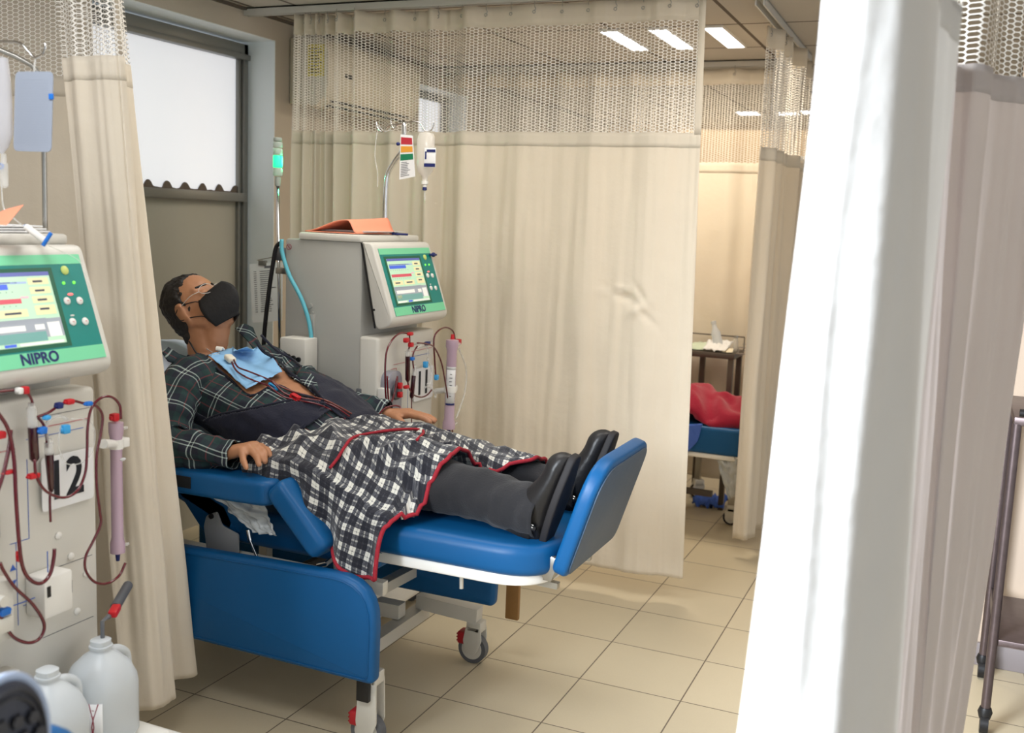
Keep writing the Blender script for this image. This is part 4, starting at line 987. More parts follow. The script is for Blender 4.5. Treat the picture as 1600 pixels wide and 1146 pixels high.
bm = B(); pl = round_poly([Vector(p) for p in ((-2.58, 2.359, .25), (-1.42, 2.359, .24), (-1.417, 2.359, .52), (-2.58, 2.359, .487))], [.02, .02, .15, .02], 6); add_tube(bm, pl, .0018, 6, closed=True); obj('panel_piping', bm, BLUE, chair)
soft_panel('side_panel', [(-2.6, 3.04, .235), (-1.345, 3.04, .235), (-1.335, 3.04, .50), (-2.6, 3.04, .50)], (0, .045, 0), chair, rr=[.02, .02, .1, .02], seam=False)
bm = B(); add_box(bm, (-1.375, 3.215, .13), (-1.325, 3.235, .50), .004); obj('wooden_board', bm, WOOD, chair)
# armrest pads
def arm(y0, y1, x0, x1, z0, z1, tilt=.02):
    bm = B()
    pl = round_poly([Vector((x0, y0, z0 - tilt)), Vector((x1, y0, z0)), Vector((x1, y1, z0)), Vector((x0, y1, z0 - tilt))], [.02, .05, .05, .02], 6)
    add_prism(bm, pl, (0, 0, z1 - z0), .018, 4); return bm
ar = obj('armrest', arm(2.375, 2.50, -2.45, -1.775, .680, .755, .01), BLUE, chair, True)
bm = B(); add_box(bm, (-2.125, 2.371, .700), (-2.055, 2.376, .735), .001); obj('hook_strip', bm, M('black_webbing', (16, 18, 22), .9), ar)
obj('armrest', arm(2.985, 3.09, -2.45, -1.60, .735, .80, .02), BLUE, chair, True)
# hinged front pad of the near armrest
a0, a1 = Vector((-1.795, 0, .722)), Vector((-1.625, 0, .545))
d = (a1 - a0).normalized(); n = Vector((-d.z, 0, d.x)) if False else Vector((d.z, 0, -d.x)) * -1
poly = round_poly([Vector((a0.x, 2.375, a0.z)), Vector((a1.x, 2.375, a1.z)), Vector((a1.x, 2.51, a1.z)), Vector((a0.x, 2.51, a0.z))], [.035] * 4, 6)
bm = B(); add_prism(bm, poly, n * .07, .018, 4); wing = obj('front_pad', bm, BLUE, chair, True)
bm = B(); add_tube(bm, [at(497, 884, y=2.45), at(508, 882, y=2.45), at(522, 872, y=2.5)], .008, 12); obj('pad_pin', bm, CHROME, wing)
bm = B(); add_prism(bm, round_poly([Vector((-1.745, 2.99, .70)), Vector((-1.60, 2.99, .54)), Vector((-1.60, 3.09, .54)), Vector((-1.745, 3.09, .70))], .03, 5), n * .06, .016, 4); obj('front_pad', bm, BLUE, chair, True)
# cushions
def dplan(x0, x1, y0, y1, z, r):
    return round_poly([Vector((x0, y0, z)), Vector((x1, y0, z)), Vector((x1, y1, z)), Vector((x0, y1, z))], [.01, r, r, .01], 10)
bm = B(); add_box(bm, (-2.05, 2.51, .50), (-1.48, 3.07, .615), .025, 4); obj('seat', bm, BLUE, chair, True)
bm = B(); add_prism(bm, dplan(-1.50, -.950, 2.50, 3.04, .558, .17), (0, 0, .092), .028, 5); lg = obj('leg_rest', bm, BLUE, chair, True)
bm = B(); add_prism(bm, dplan(-1.55, -.975, 2.515, 3.03, .528, .17), (0, 0, .034), .006, 3); obj('leg_rest_tray', bm, WHITE, chair)
bd = Vector((-.93, 0, .37)).normalized(); bn = Vector((.37, 0, .93))
b0 = Vector((-1.93, 2.50, .60)); 
bm = B(); add_prism(bm, round_poly([b0, b0 + bd * .98, b0 + bd * .98 + Vector((0, .58, 0)), b0 + Vector((0, .58, 0))], .06, 6), bn * -.10, .025, 4); obj('backrest', bm, BLUE, chair, True)
# footboard
f0, f1 = Vector((-.965, 0, .575)), Vector((-.862, 0, .905)); fd = (f1 - f0)
pl = round_poly([Vector((f0.x, 2.55, f0.z)), Vector((f0.x, 3.0, f0.z)), Vector((f1.x, 3.0, f1.z)), Vector((f1.x, 2.55, f1.z))], [.04, .05, .07, .12], 8)
bm = B(); add_prism(bm, pl, (.044, 0, -.014), .014, 4); fb = obj('footboard', bm, BLUE, chair, True)
kk = [f1.lerp(f0, .045), f1.lerp(f0, .965)]
pl = round_poly([Vector((kk[1].x, 2.564, kk[1].z)), Vector((kk[1].x, 2.986, kk[1].z)), Vector((kk[0].x, 2.986, kk[0].z)), Vector((kk[0].x, 2.564, kk[0].z))], [.03, .04, .06, .10], 8)
bm = B(); add_prism(bm, [p + Vector((.0435, 0, -.0138)) for p in pl], (.004, 0, -.0012), .001, 2); tag(obj('back_panel', bm, M('slate_grey_vinyl', (62, 82, 104), .5, bump=.2, bscale=20), fb), 'slate grey back of the footboard')
ba, bb = at(870, 872, y=2.585), at(855, 905, y=2.585)
for y in (2.585, 2.93): beam(chair, (ba.x, y, ba.z), (bb.x, y, bb.z), .028, .022, STEEL, 'footboard_bracket')
beam(chair, (bb.x, 2.575, bb.z + .008), (bb.x, 2.94, bb.z + .008), .022, .022, STEEL, 'footboard_bar')
for y in (2.64, 2.92): beam(chair, (-1.2, y, .52), (-.966, y, .512), .022, .018, STEEL, 'slide_bar')
# under frame
xb = -1.66
A1 = at(560, 1017, x=xb); A2 = at(682, 944, x=xb); A2.z = A1.z = (A1.z + A2.z) / 2
beam(chair, (xb, 2.58, A1.z), (xb, 3.14, A1.z), .05, .045, FRAMEW, 'cross_bar')
U = at(662, 895, x=xb); U1 = at(580, 920, x=xb)
beam(chair, (xb, 2.40, U1.z), (xb, 3.14, (U.z + U1.z) / 2), .04, .035, FRAMEW, 'cross_bar')
P_ = at(665, 930, x=xb)
beam(chair, (xb, P_.y, A1.z), (xb, P_.y, .53), .035, .035, FRAMEW, 'upright')
beam(chair, (xb, 3.10, .185), (-1.42, 3.10, .175), .05, .05, FRAMEW, 'leg_arm')
beam(chair, (xb, 2.44, .26), (-1.47, 2.44, .255), .05, .05, FRAMEW, 'leg_arm')
beam(chair, (-2.5, 2.44, .26), (xb, 2.44, .26), .05, .05, FRAMEW, 'long_rail'); beam(chair, (-2.5, 2.98, .185), (xb, 2.98, .185), .05, .05, FRAMEW, 'long_rail')
beam(chair, (-2.45, 2.44, .26), (-2.45, 2.98, .26), .05, .05, FRAMEW, 'cross_bar')
beam(chair, (-2.3, 2.50, .46), (-1.45, 2.50, .46), .03, .04, FRAMEW, 'seat_rail'); beam(chair, (-2.3, 3.06, .46), (-1.45, 3.06, .46), .03, .04, FRAMEW, 'seat_rail')
beam(chair, (-2.2, 2.50, .40), (-1.62, 2.50, .40), .02, .03, FRAMEW, 'side_rail')
beam(chair, (-2.2, 2.6, .2), (-1.75, 3.0, .45), .03, .03, BLACK, 'actuator')
for y in (2.52, 3.0): beam(chair, (-2.25, y, .2), (-2.25, y, .50), .035, .035, FRAMEW, 'upright')
caster(chair, -1.440, 3.10, .155); 
cn = caster(chair, -1.455, 2.43, .24)
caster(chair, -2.45, 2.98, .155, pedal=False); caster(chair, -2.45, 2.44, .155, pedal=False)
bm = B(); add_box(bm, (-1.475, 2.39, .155), (-1.435, 2.41, .24), .002); obj('black_spacer', bm, BLACK, chair)
bm = B(); add_tube(bm, [at(532, 892, y=2.5), at(530, 846, y=2.5)], .021, 18); sp = obj('front_post', bm, FRAMEW, chair)
bm = B(); a = at(512, 841, y=2.48); b_ = at(538, 841, y=2.48); add_tube(bm, [a, a.lerp(b_, .15), a.lerp(b_, .16), b_], [.009, .010, .0085, .0085], 14); obj('chrome_pin', bm, CHROME, sp)
pl = [at(*p, y=2.52) for p in ((545, 852), (552, 848), (585, 868), (578, 888), (548, 882))]
bm = B(); add_prism(bm, pl, (0, .012, 0), .003); obj('gusset_plate', bm, FRAMEW, chair)
pl = round_poly([at(*p, y=2.48) for p in ((318, 822), (322, 806), (338, 800), (346, 822), (372, 836), (372, 905), (328, 905))], .008, 4)
bm = B(); add_prism(bm, pl, (0, .008, 0), .002); br = obj('pivot_bracket', bm, M('silver_painted_steel', (150, 152, 154), .4, .3), chair)
bm = B(); c = at(331, 807, y=2.478); add_tube(bm, [c, c + Vector((0, -.006, 0))], .008, 12); obj('pivot_bolt', bm, BLACK, br)
bm = B(); add_tube(bm, [at(388, 828, y=2.49), at(391, 845, y=2.49)], .008, 10); add_tube(bm, [at(391, 845, y=2.49), at(402, 872, y=2.49)], .0045, 10); obj('gas_spring', bm, CHROME, chair)
pl = [at(*p, y=2.5) for p in ((276, 768), (340, 768), (352, 790), (372, 834), (318, 834))]
bm = B(); add_prism(bm, pl, (0, .03, 0), .008); obj('back_side_pad', bm, BLUE, chair, True)
bm = B(); add_tube(bm, [at(721, 892, y=2.62), at(721, 920, y=2.62)], .006, 10); obj('leg_rest_stub', bm, FRAMEW, chair)
def crumple(name, label, cat, corners, th, amp, mat, n=26, freq=9, seed=0, shape=None):
    G = []; a, b, c, d = [Vector(p) for p in corners]
    nrm = (b - a).cross(d - a).normalized()
    for i in range(n + 1):
        row = []
        for j in range(n + 1):
            u, v = i / n, j / n
            if shape: u, v = shape(u, v)
            p = a.lerp(b, u).lerp(d.lerp(c, u), v)
            p += nrm * amp * (noise.noise(Vector((u * freq, v * freq, seed))) + .5 * noise.noise(Vector((u * freq * 2.3, v * freq * 2.3, seed + 5))))
            row.append(p)
        G.append(row)
    o = grid_mesh(name, G, mat, None, [[(i / n, j / n) for j in range(n + 1)] for i in range(n + 1)], th)
    return tag(o, label, cat)
BAG = M('crumpled_clear_plastic', (214, 220, 222), .2, alpha=.55, coat=.6, bump=.5, bscale=25, bdist=.01)
crumple('plastic_bag', 'crumpled translucent plastic bag tucked under the near armrest of the blue chair', 'plastic bag', [at(*p, y=2.44) for p in ((322, 768), (408, 776), (432, 838), (395, 832))], .001, .022, BAG, freq=4)
# pillow and its cover
bm = B(); add_ball(bm, (0, 0, 0), (.15, .24, .065), seg=28, mtx=Matrix.Rotation(.38, 3, 'Y'))
for v in bm.verts: v.co += v.co.normalized() * .012 * nz(v.co.x * 14, v.co.y * 10, v.co.z * 14)
bmesh.ops.translate(bm, verts=bm.verts, vec=(-2.52, 2.80, .985))
tag(obj('pillow', bm, M('pale_blue_white_pillow_cover', (190, 202, 218), .85, bump=.3, bscale=18, bdist=.01), None, True), 'pale blue white pillow under the head of the patient', 'pillow')

# ================================================================== SECOND BAY: chair foot, red blanket, steel table
DARKST = M('dark_steel', (92, 84, 78), .4, .6)
c2 = thing('treatment_chair', 'blue chair foot end under a crimson blanket in the bay past the long curtain', 'treatment chair', (-1.3, 5.2, 0))
yn = 4.96
zt_, zb_ = at(1110, 669, y=yn).z, at(1110, 712, y=yn).z
bm = B(); add_prism(bm, dplan(-2.2, -.83, yn, yn + .5, zb_ + .004, .14), (0, 0, zt_ - zb_), .02, 4); obj('leg_rest', bm, BLUE, c2, True)
bm = B(); add_prism(bm, dplan(-2.2, -.845, yn + .01, yn + .49, zb_ - .02, .14), (0, 0, .024), .005, 3); obj('leg_rest_tray', bm, WHITE, c2)
q = at(1141, 820, z=0); beam(c2, (q.x, q.y, .09), (q.x, q.y, zb_ - .02), .035, .035, STEEL, 'front_leg'); caster(c2, q.x, q.y, .11, .04, False, mat=BLACK)
q = at(1098, 768, z=0); q.y = min(q.y, 5.7); beam(c2, (q.x, q.y, .09), (q.x, q.y, .40), .03, .03, STEEL, 'front_leg'); caster(c2, q.x, q.y, .11, .04, False, rot=.5, mat=BLACK)
beam(c2, (-1.9, 5.3, .14), (-1.1, 5.3, .14), .03, .03, DARKST, 'long_rail')
# crimson blanket
G = []; n1, n2 = 60, 50
zt2 = zt_ + .004
for i in range(n1 + 1):
    row = []
    for j in range(n2 + 1):
        x = -1.75 + .93 * i / n1; y = yn + .025 + .40 * j / n2
        v = j / n2; u = i / n1
        h = .155 * (math.sin(PI * min(v * 1.02, 1)) ** .55) * (1.0 - .18 * u)
        if u < .72: h += .035 * math.exp(-((u - .60) / .10) ** 2)
        h += .030 * (.4 - abs(nz(x * 8 + y * 5, y * 9, 1)) * 2) * (h > .03) + .010 * math.sin(x * 34 + y * 22 + 3 * nz(x * 6, y * 6)) * (h > .03)
        row.append((x, y - (.012 * math.sin(x * 22) if j == 0 else 0), zt2 + max(h, 0)))
    G.append(row)
tag(grid_mesh('crimson_blanket', G, M('crimson_fleece', (156, 12, 50), .95, var=.1, vscale=30, bump=.6, bscale=200, sheen=.4), None, None, .006, offset=-1), 'crimson fleece blanket heaped on the blue chair in the further bay', 'blanket')
crumple('blue_sheet', 'blue disposable sheet end hanging over the side of the further blue chair', 'sheet', [at(*p, y=yn - .012) for p in ((1066, 664), (1098, 662), (1090, 690), (1070, 712))], .001, .006, M('medium_blue_drape', (70, 104, 190), .8), n=12)
crumple('hanging_plastic_bag', 'crumpled clear plastic bag hanging below the further blue chair', 'plastic bag', [at(*p, y=yn + .02) for p in ((1120, 720), (1160, 712), (1156, 770), (1138, 782))], .001, .03, M('crumpled_clear_plastic'), n=20, freq=5, seed=4)
crumple('blue_bundle', 'small blue cloth bundle on the floor under the further chair', 'cloth', [(-1.25, 5.5, .02), (-1.08, 5.5, .02), (-1.08, 5.62, .05), (-1.25, 5.62, .05)], .01, .05, M('medium_blue_drape'), n=12)
# steel table
tt = at(1085, 540, y=5.62)
t = thing('steel_table', 'dark steel side table with a thin guard rail in the further bay', 'side table', (-1.3, 5.66, 0))
z = .868; x0, x1, y0_, y1_ = -1.75, -1.075, 5.50, 5.765
DS = M('dark_steel', (92, 84, 78), .4, .6)
bm = B(); add_box(bm, (x0, y0_, z - .03), (x1, y1_, z), .003); obj('top', bm, DS, t)
for x, y in ((x0 + .02, y0_ + .02), (x1 - .02, y0_ + .02), (x0 + .02, y1_ - .02), (x1 - .02, y1_ - .02), (-1.30, y1_ - .02)):
    beam(t, (x, y, 0), (x, y, z - .02), .028, .028, DS, 'leg', .002)
bm = B(); add_tube(bm, [(x0, y1_ - .01, z + .07), (x1, y1_ - .01, z + .07)], .0035, 8); 
for x in (x0 + .1, -1.25, x1): add_tube(bm, [(x, y1_ - .01, z), (x, y1_ - .01, z + .07)], .003, 8)
obj('guard_rail', bm, DS, t)
bm = B(); e = x1
for zz in (z + .0, z + .035): add_tube(bm, [(e, y0_ + .05, zz), (e + .06, y0_ + .05, zz), (e + .075, y0_ + .09, zz), (e + .075, y1_ - .06, zz), (e, y1_ - .05, zz)], .003, 8)
add_tube(bm, [(e + .01, y0_ + .05, z), (e + .01, y0_ + .05, z + .035)], .003, 8)
obj('side_rack', bm, STEEL, t)
def put_on(px, py, zz):
    return at(px, py, z=zz)
p = Vector((-1.19, 5.64, z))
t = thing('tilted_bottle', 'translucent bottle leaning among the papers on the steel table', 'bottle', p)
bm = B(); add_lathe(bm, [(.02, 0), (.026, .004), (.026, .09), (.014, .115), (.012, .14), (.014, .141), (.014, .155), (.002, .156)], p + Vector((0, 0, .008)), Vector((-.28, 0, 1)), 22); obj('body', bm, M('milky_translucent_plastic'), t)
p = Vector((-1.105, 5.66, z)); t = thing('small_vial', 'small clear vial with steel cap at the right end of the steel table', 'vial', p)
bm = B(); add_lathe(bm, [(.014, 0), (.015, .004), (.015, .055), (.009, .066), (.009, .075), (.002, .076)], p, (0, 0, 1), 18); obj('glass', bm, CLEAR, t)
bm = B(); add_lathe(bm, [(.011, .072), (.011, .086), (.002, .087)], p, (0, 0, 1), 18); obj('cap', bm, STEEL, t)
crumple('pale_green_wrapper', 'pale green paper wrapper at the left end of the steel table', 'wrapper', [(-1.42, 5.53, z + .006), (-1.26, 5.53, z + .006), (-1.24, 5.70, z + .03), (-1.42, 5.70, z + .02)], .001, .012, M('pale_green_paper', (196, 208, 186), .8), n=14)
crumple('white_wrapper', 'crumpled white wrapper in the middle of the steel table', 'wrapper', [(-1.25, 5.52, z + .012), (-1.13, 5.52, z + .012), (-1.12, 5.68, z + .05), (-1.26, 5.68, z + .05)], .001, .02, M('white_paper'), n=14, seed=3)
crumple('beige_wipe', 'small folded cream wipe near the vial on the steel table', 'wipe', [(-1.15, 5.52, z + .006), (-1.09, 5.52, z + .006), (-1.10, 5.60, z + .02), (-1.16, 5.60, z + .02)], .001, .006, M('cream_paper', (224, 214, 190), .8), n=10)

# ================================================================== STEEL TROLLEY at the right edge
t = thing('steel_trolley', 'dark steel trolley with a lower shelf, cut by the right picture edge', 'trolley', (.45, 3.5, 0))
x0, x1, y0_, y1_ = .195, .75, 3.40, 3.85
TS = M('worn_dark_steel', (96, 84, 84), .4, .7, var=.2, vscale=40)
for i, (x, y) in enumerate(((x0, y0_), (x1, y0_), (x1, y1_), (x0, y1_))):
    bm = B(); add_tube(bm, [(x, y, .07), (x, y, .99)], .014, 12); lg = obj('leg', bm, TS, t)
    bm = B(); add_lathe(bm, [(.017, .05), (.022, .07), (.017, .085)], (x, y, 0), (0, 0, 1), 14); add_tube(bm, [(x - .012, y, .032), (x + .012, y, .032)], .032, 16); obj('caster', bm, BLACK, lg)
bm = B(); add_box(bm, (x0 - .01, y0_ - .01, .985), (x1 + .01, y1_ + .01, 1.012), .004); obj('top_shelf', bm, TS, t)
bm = B(); add_box(bm, (x0, y0_, .29), (x1, y1_, .31), .003); add_box(bm, (x0, y0_, .31), (x0 + .006, y1_, .335), .001); obj('lower_shelf', bm, TS, t)
q = at(1599, 646, y=3.38); bm = B(); add_tube(bm, [q + Vector((-.01, 0, 0)), q + Vector((.05, 0, .0))], .012, 12); obj('corner_knob', bm, BLACK, t)

# ================================================================== FRONT LEFT: another patient's foot end
t = thing('footrest_cushion', 'corner of a blue vinyl footrest cushion at the bottom left edge', 'footrest', (-1.1, 1.2, 0))
c = at(112, 1146, x=-1.06)
bm = B(); add_prism(bm, round_poly([Vector((-1.8, c.y - .4, c.z - .1)), Vector((-1.045, c.y - .4, c.z - .1)), Vector((-1.045, c.y + .02, c.z - .1)), Vector((-1.8, c.y + .02, c.z - .1))], .05, 6), (0, 0, .10), .02, 4); obj('cushion', bm, BLUE, t, True)
bm = B(); add_tube(bm, [(-1.3, c.y - .1, 0.02), (-1.3, c.y - .1, c.z - .1)], .02, 14); add_tube(bm, [(-1.3, c.y - .1, 0), (-1.3, c.y - .1, .03)], [.12, .10], 24); obj('leg', bm, STEEL, t)
# the shoe: sole facing the aisle
sh = thing('shoe', 'dark navy running shoe seen sole first at the bottom left corner, out of focus', 'shoe', at(20, 1146, x=-1.05))
SO = M('dark_navy_rubber_sole', (34, 38, 52), .55, bump=.4, bscale=30); 
ctr = at(8, 1188, x=-1.04); hy, hz = .068, .14
toe = []
m = Matrix.Rotation(-.12, 3, 'X')
def solept(a, k=1.0, x=0):
    y = math.cos(a) * hy * k; z_ = math.sin(a) * (.098 if math.sin(a) > 0 else .19) * k
    return ctr + Vector((x, 0, 0)) + m @ Vector((0, y * (1 - .12 * (z_ < 0)), z_))
outer = [solept(a) for a in np.linspace(0, 2 * PI, 41)[:-1]]
bm = B(); add_prism(bm, outer, (-.022, 0, 0), .006, 3); so = obj('sole', bm, SO, sh, True)
bm = B(); add_tube(bm, [p + Vector((-.011, 0, 0)) + (p - ctr).normalized() * .004 for p in outer], .0065, 8, closed=True); obj('white_sole_edge', bm, M('pale_blue_rubber', (146, 160, 184), .5), so)
k = 0
for r_ in range(7):
    for q_ in range(4):
        y = (q_ - 1.5) * .024 + (.012 if r_ % 2 else 0); z_ = .045 - r_ * .024
        if (y / (hy * .8)) ** 2 + (z_ / .085) ** 2 > 1.0: continue
        p = ctr + m @ Vector((0, y, z_)); bm = B(); add_tube(bm, [p + Vector((-.002, 0, 0)), p + Vector((.006, 0, 0))], [.0115, .009], 6); obj('tread_lug', bm, M('black_rubber_lug', (22, 24, 34), .5), so)
for kk in (.80, .90):
    bm = B(); add_tube(bm, [solept(a, kk, .001) for a in np.linspace(-.6, 2.6, 24)], .0028, 8); obj('tread_ridge', bm, M('black_rubber_lug'), so)
G = []
for i in range(9):
    f = i / 8; k = (1 - f ** 2.4 * .55); 
    G.append([solept(a, k * .97, -.022 - f * .10) + Vector((0, 0, -.03 * f * f)) for a in np.linspace(0, 2 * PI, 33)[:-1]])
grid_mesh('upper', G, M('navy_mesh_upper', (30, 38, 62), .8, bump=.4, bscale=90), sh, solid=.003, wrap=True)
bm = B(); add_tube(bm, [ctr + Vector((-.10, 0, -.06)), ctr + Vector((-.30, -.01, -.10)), ctr + Vector((-.7, -.03, -.08))], [.045, .05, .06], 18); obj('sock_and_trouser_leg', bm, TROUSER, sh, True)
# ================================================================== THE PATIENT
def voxel(name, bm, size, mat, parent, smooth=4, disp=None):
    me = bpy.data.meshes.new('tmp'); bmesh.ops.recalc_face_normals(bm, faces=bm.faces[:]); bm.to_mesh(me); bm.free()
    o = bpy.data.objects.new('tmp', me); COL.objects.link(o)
    r = o.modifiers.new('r', 'REMESH'); r.mode = 'VOXEL'; r.voxel_size = size; r.use_smooth_shade = True
    s = o.modifiers.new('s', 'SMOOTH'); s.iterations = smooth; s.factor = .5
    dg = bpy.context.evaluated_depsgraph_get(); me2 = bpy.data.meshes.new_from_object(o.evaluated_get(dg)); bpy.data.objects.remove(o)
    if disp:
        q = [disp(v.co.copy(), n.vector.copy()) for v, n in zip(me2.vertices, me2.vertex_normals)]
        me2.vertices.foreach_set('co', [k for v in q for k in v])
    me2.materials.clear(); me2.name = name
    return link(name, me2, mat, parent, True)
def cap(bm, p0, r0, p1, r1, n=6, seg=18):
    """tapered capsule"""
    p0, p1 = Vector(p0), Vector(p1); d = (p1 - p0); L = d.length; d = d / L
    prof = [(r0 * math.sin(a), -r0 * math.cos(a)) for a in np.linspace(.05, PI / 2, n)] + [(r1 * math.cos(a), L + r1 * math.sin(a)) for a in np.linspace(0, PI / 2 - .05, n)]
    add_lathe(bm, prof, p0, d, seg)
E_ = at(288, 490, y=2.728)
hf = Vector((math.cos(math.radians(43)), 0, math.sin(math.radians(43)))); hu = Vector((-hf.z, 0, hf.x)); hs = Vector((0, -1, 0))
Hc = Vector((E_.x, 2.80, E_.z)) + hf * .008
HM = Matrix((hf, hs, hu)).transposed()
def H(f, s, u): return Hc + hf * f + hs * s + hu * u
patient = thing('person', 'patient in black mask and plaid shirt reclining on the blue chair under a plaid blanket', 'person', (-2.0, 2.8, .63))
N0 = Vector((-2.33, 2.80, 1.0)); td = Vector((.93, 0, -.37)).normalized(); tn = Vector((-td.z, 0, td.x))
TP = [(-.04, .085, .055, -.02), (.0, .13, .07, -.018), (.06, .195, .088, -.03), (.14, .215, .102, -.028), (.24, .222, .115, -.02), (.36, .228, .130, -.012), (.47, .222, .128, -.008), (.58, .20, .11, -.01), (.66, .17, .09, -.02)]
def tprof(t):
    for a, b_ in zip(TP, TP[1:]):
        if t <= b_[0]: k = smooth01((t - a[0]) / (b_[0] - a[0])) * .5 + .5 * (t - a[0]) / (b_[0] - a[0]); return [a[i] + (b_[i] - a[i]) * k for i in (1, 2, 3)]
    return TP[-1][1:]
def TS(t, phi, off=0):
    w, h, c = tprof(t); ca, sa = math.cos(phi), math.sin(phi)
    e = .82
    y = math.copysign(abs(ca) ** e, ca) * (w + off); z = math.copysign(abs(sa) ** e, sa) * (h + off)
    return N0 + td * t + tn * (z + c) + Vector((0, y, 0))
bm = B()
# head
add_ball(bm, H(-.004, 0, .042), (.096, .078, .092), seg=32, mtx=HM)
add_ball(bm, H(.030, 0, -.025), (.064, .062, .085), seg=28, mtx=HM)
add_ball(bm, H(.056, 0, -.082), (.038, .036, .034), seg=20, mtx=HM)
for s in (-1, 1):
    cap(bm, H(-.01, s * .056, -.035), .022, H(.055, s * .022, -.088), .022)
    add_ball(bm, H(.054, s * .036, -.020), (.025, .025, .034), mtx=HM)          # cheek
    add_ball(bm, H(.072, s * .033, .018), (.017, .019, .013), mtx=HM)           # closed eyelid
    cap(bm, H(.075, s * .014, .040), .014, H(.060, s * .050, .038), .014)        # brow
    # ear
    add_ball(bm, H(-.012, s * .078, .0), (.018, .009, .030), mtx=HM)
    add_tube(bm, [H(-.012 + .019 * math.cos(a), s * (.084 + .004 * math.cos(a)), .004 + .029 * math.sin(a)) for a in np.linspace(-1.9, 2.2, 16) + PI / 2 + .6], .0052, 8)
    add_ball(bm, H(-.002, s * .080, -.026), (.009, .006, .010), mtx=HM)
cap(bm, H(.084, 0, .025), .010, H(.104, 0, -.012), .012); add_ball(bm, H(.104, 0, -.018), (.014, .016, .011), mtx=HM)
add_ball(bm, H(.090, 0, -.048), (.016, .026, .012), mtx=HM)
# neck and adam's apple
cap(bm, H(-.022, 0, -.03), .060, N0 + tn * -.01 + td * .0, .068)
cap(bm, H(.02, 0, -.085), .045, N0 + tn * .0 + td * -.01, .050)
for s in (-1, 1): cap(bm, H(-.02, s * .035, -.05), .020, N0 + td * .025 + Vector((0, s * .03, 0)) + tn * .035, .014)
for s in (-1, 1): cap(bm, N0 + td * .03 + Vector((0, s * .03, 0)) + tn * .036, .013, N0 + td * .035 + Vector((0, s * .16, 0)) + tn * .03, .013)   # collar bones
# torso
rings = []; sg = 36
tb = bmesh.new(); 
for t_ in np.linspace(-.04, .66, 26):
    rings.append([tb.verts.new(TS(t_, 2 * PI * j / sg)) for j in range(sg)])
for A, Q in zip(rings, rings[1:]):
    for j in range(sg): tb.faces.new((A[j], A[(j + 1) % sg], Q[(j + 1) % sg], Q[j]))
tb.faces.new(rings[0][::-1]); tb.faces.new(rings[-1]); join(bm, tb)
# arms
SR, ER, WR = Vector((-2.27, 2.585, .955)), Vector((-2.19, 2.445, .805)), Vector((-1.995, 2.44, .800))
SL, EL, WL = Vector((-2.22, 3.02, .965)), Vector((-1.95, 3.05, .86)), at(608, 649, y=3.04)
for S_, E2, W_ in ((SR, ER, WR), (SL, EL, WL)):
    cap(bm, N0 + td * .07 + Vector((0, .10 * (1 if S_.y > 2.8 else -1), 0)), .07, S_, .058)
    cap(bm, S_, .050, E2, .036); cap(bm, E2, .036, W_, .027)
# hands
def hand(bm, wrist, knuck, tips, mids, thumb, up):
    """knuck/tips/mids: four points each, index to little; thumb: three points"""
    c = sum((Vector(k) for k in knuck), Vector()) / 4
    for k in knuck:
        cap(bm, Vector(wrist).lerp(c, .12), .023, Vector(k), .0148)
    cap(bm, knuck[0], .0115, knuck[3], .0105)
    for k, m_, t_, r in zip(knuck, mids, tips, (.0124, .0126, .0120, .0108)):
        k, m_, t_ = Vector(k), Vector(m_), Vector(t_); q = m_.lerp(t_, .52) + Vector(up) * .003
        cap(bm, k, r * 1.12, m_, r * 1.0); cap(bm, m_, r, q, r * .93); cap(bm, q, r * .93, t_, r * .8)
    a, b_, c_ = [Vector(v) for v in thumb]
    cap(bm, Vector(wrist).lerp(a, .3), .018, a, .0145); cap(bm, a, .0135, b_, .0115); cap(bm, b_, .0112, c_, .0092)
zA = .755
kn = [at(*p[:2], y=p[2]) for p in ((407, 699, 2.50), (399, 696, 2.475), (389, 699, 2.45), (378, 705, 2.425))]
md = [at(*p[:2], y=p[2]) for p in ((417, 704, 2.485), (412, 707, 2.455), (401, 714, 2.425), (380, 720, 2.402))]
tp = [at(*p[:2], y=p[2]) for p in ((422, 715, 2.475), (414, 722, 2.44), (405, 727, 2.405), (385, 732, 2.385))]
hand(bm, WR, kn, tp, md, [at(402, 702, y=2.52), at(414, 708, y=2.53), at(422, 714, y=2.52)], (0, 0, 1))
kl = [at(*p[:2], y=p[2]) for p in ((638, 648, 3.030), (641, 646, 3.055), (642, 645, 3.080), (641, 644, 3.105))]
ml = [at(*p[:2], y=p[2]) for p in ((658, 652, 3.015), (661, 651, 3.050), (663, 650, 3.080), (660, 649, 3.110))]
tl = [at(*p[:2], y=p[2]) for p in ((672, 660, 3.010), (678, 659, 3.040), (680, 657, 3.070), (674, 655, 3.100))]
hand(bm, WL, kl, tl, ml, [at(622, 655, y=3.0), at(630, 662, y=2.98), at(636, 668, y=2.97)], (0, 0, 1))
# legs and feet inside trousers and shoes
for y, hip, kne, ank in ((-1, (-1.82, 2.70, .745), (-1.42, 2.67, .745), (-1.05, 2.635, .715)), (1, (-1.82, 2.90, .745), (-1.42, 2.93, .75), (-1.06, 2.95, .705))):
    cap(bm, hip, .085, kne, .06); cap(bm, kne, .058, ank, .038); cap(bm, ank, .034, Vector(ank) + Vector((.04, 0, .03)), .028)
def fine(co, no):
    return co + no * (.0012 * noise.noise(co * 60))
body = voxel('body', bm, .0048, SKIN, patient, 10, fine)

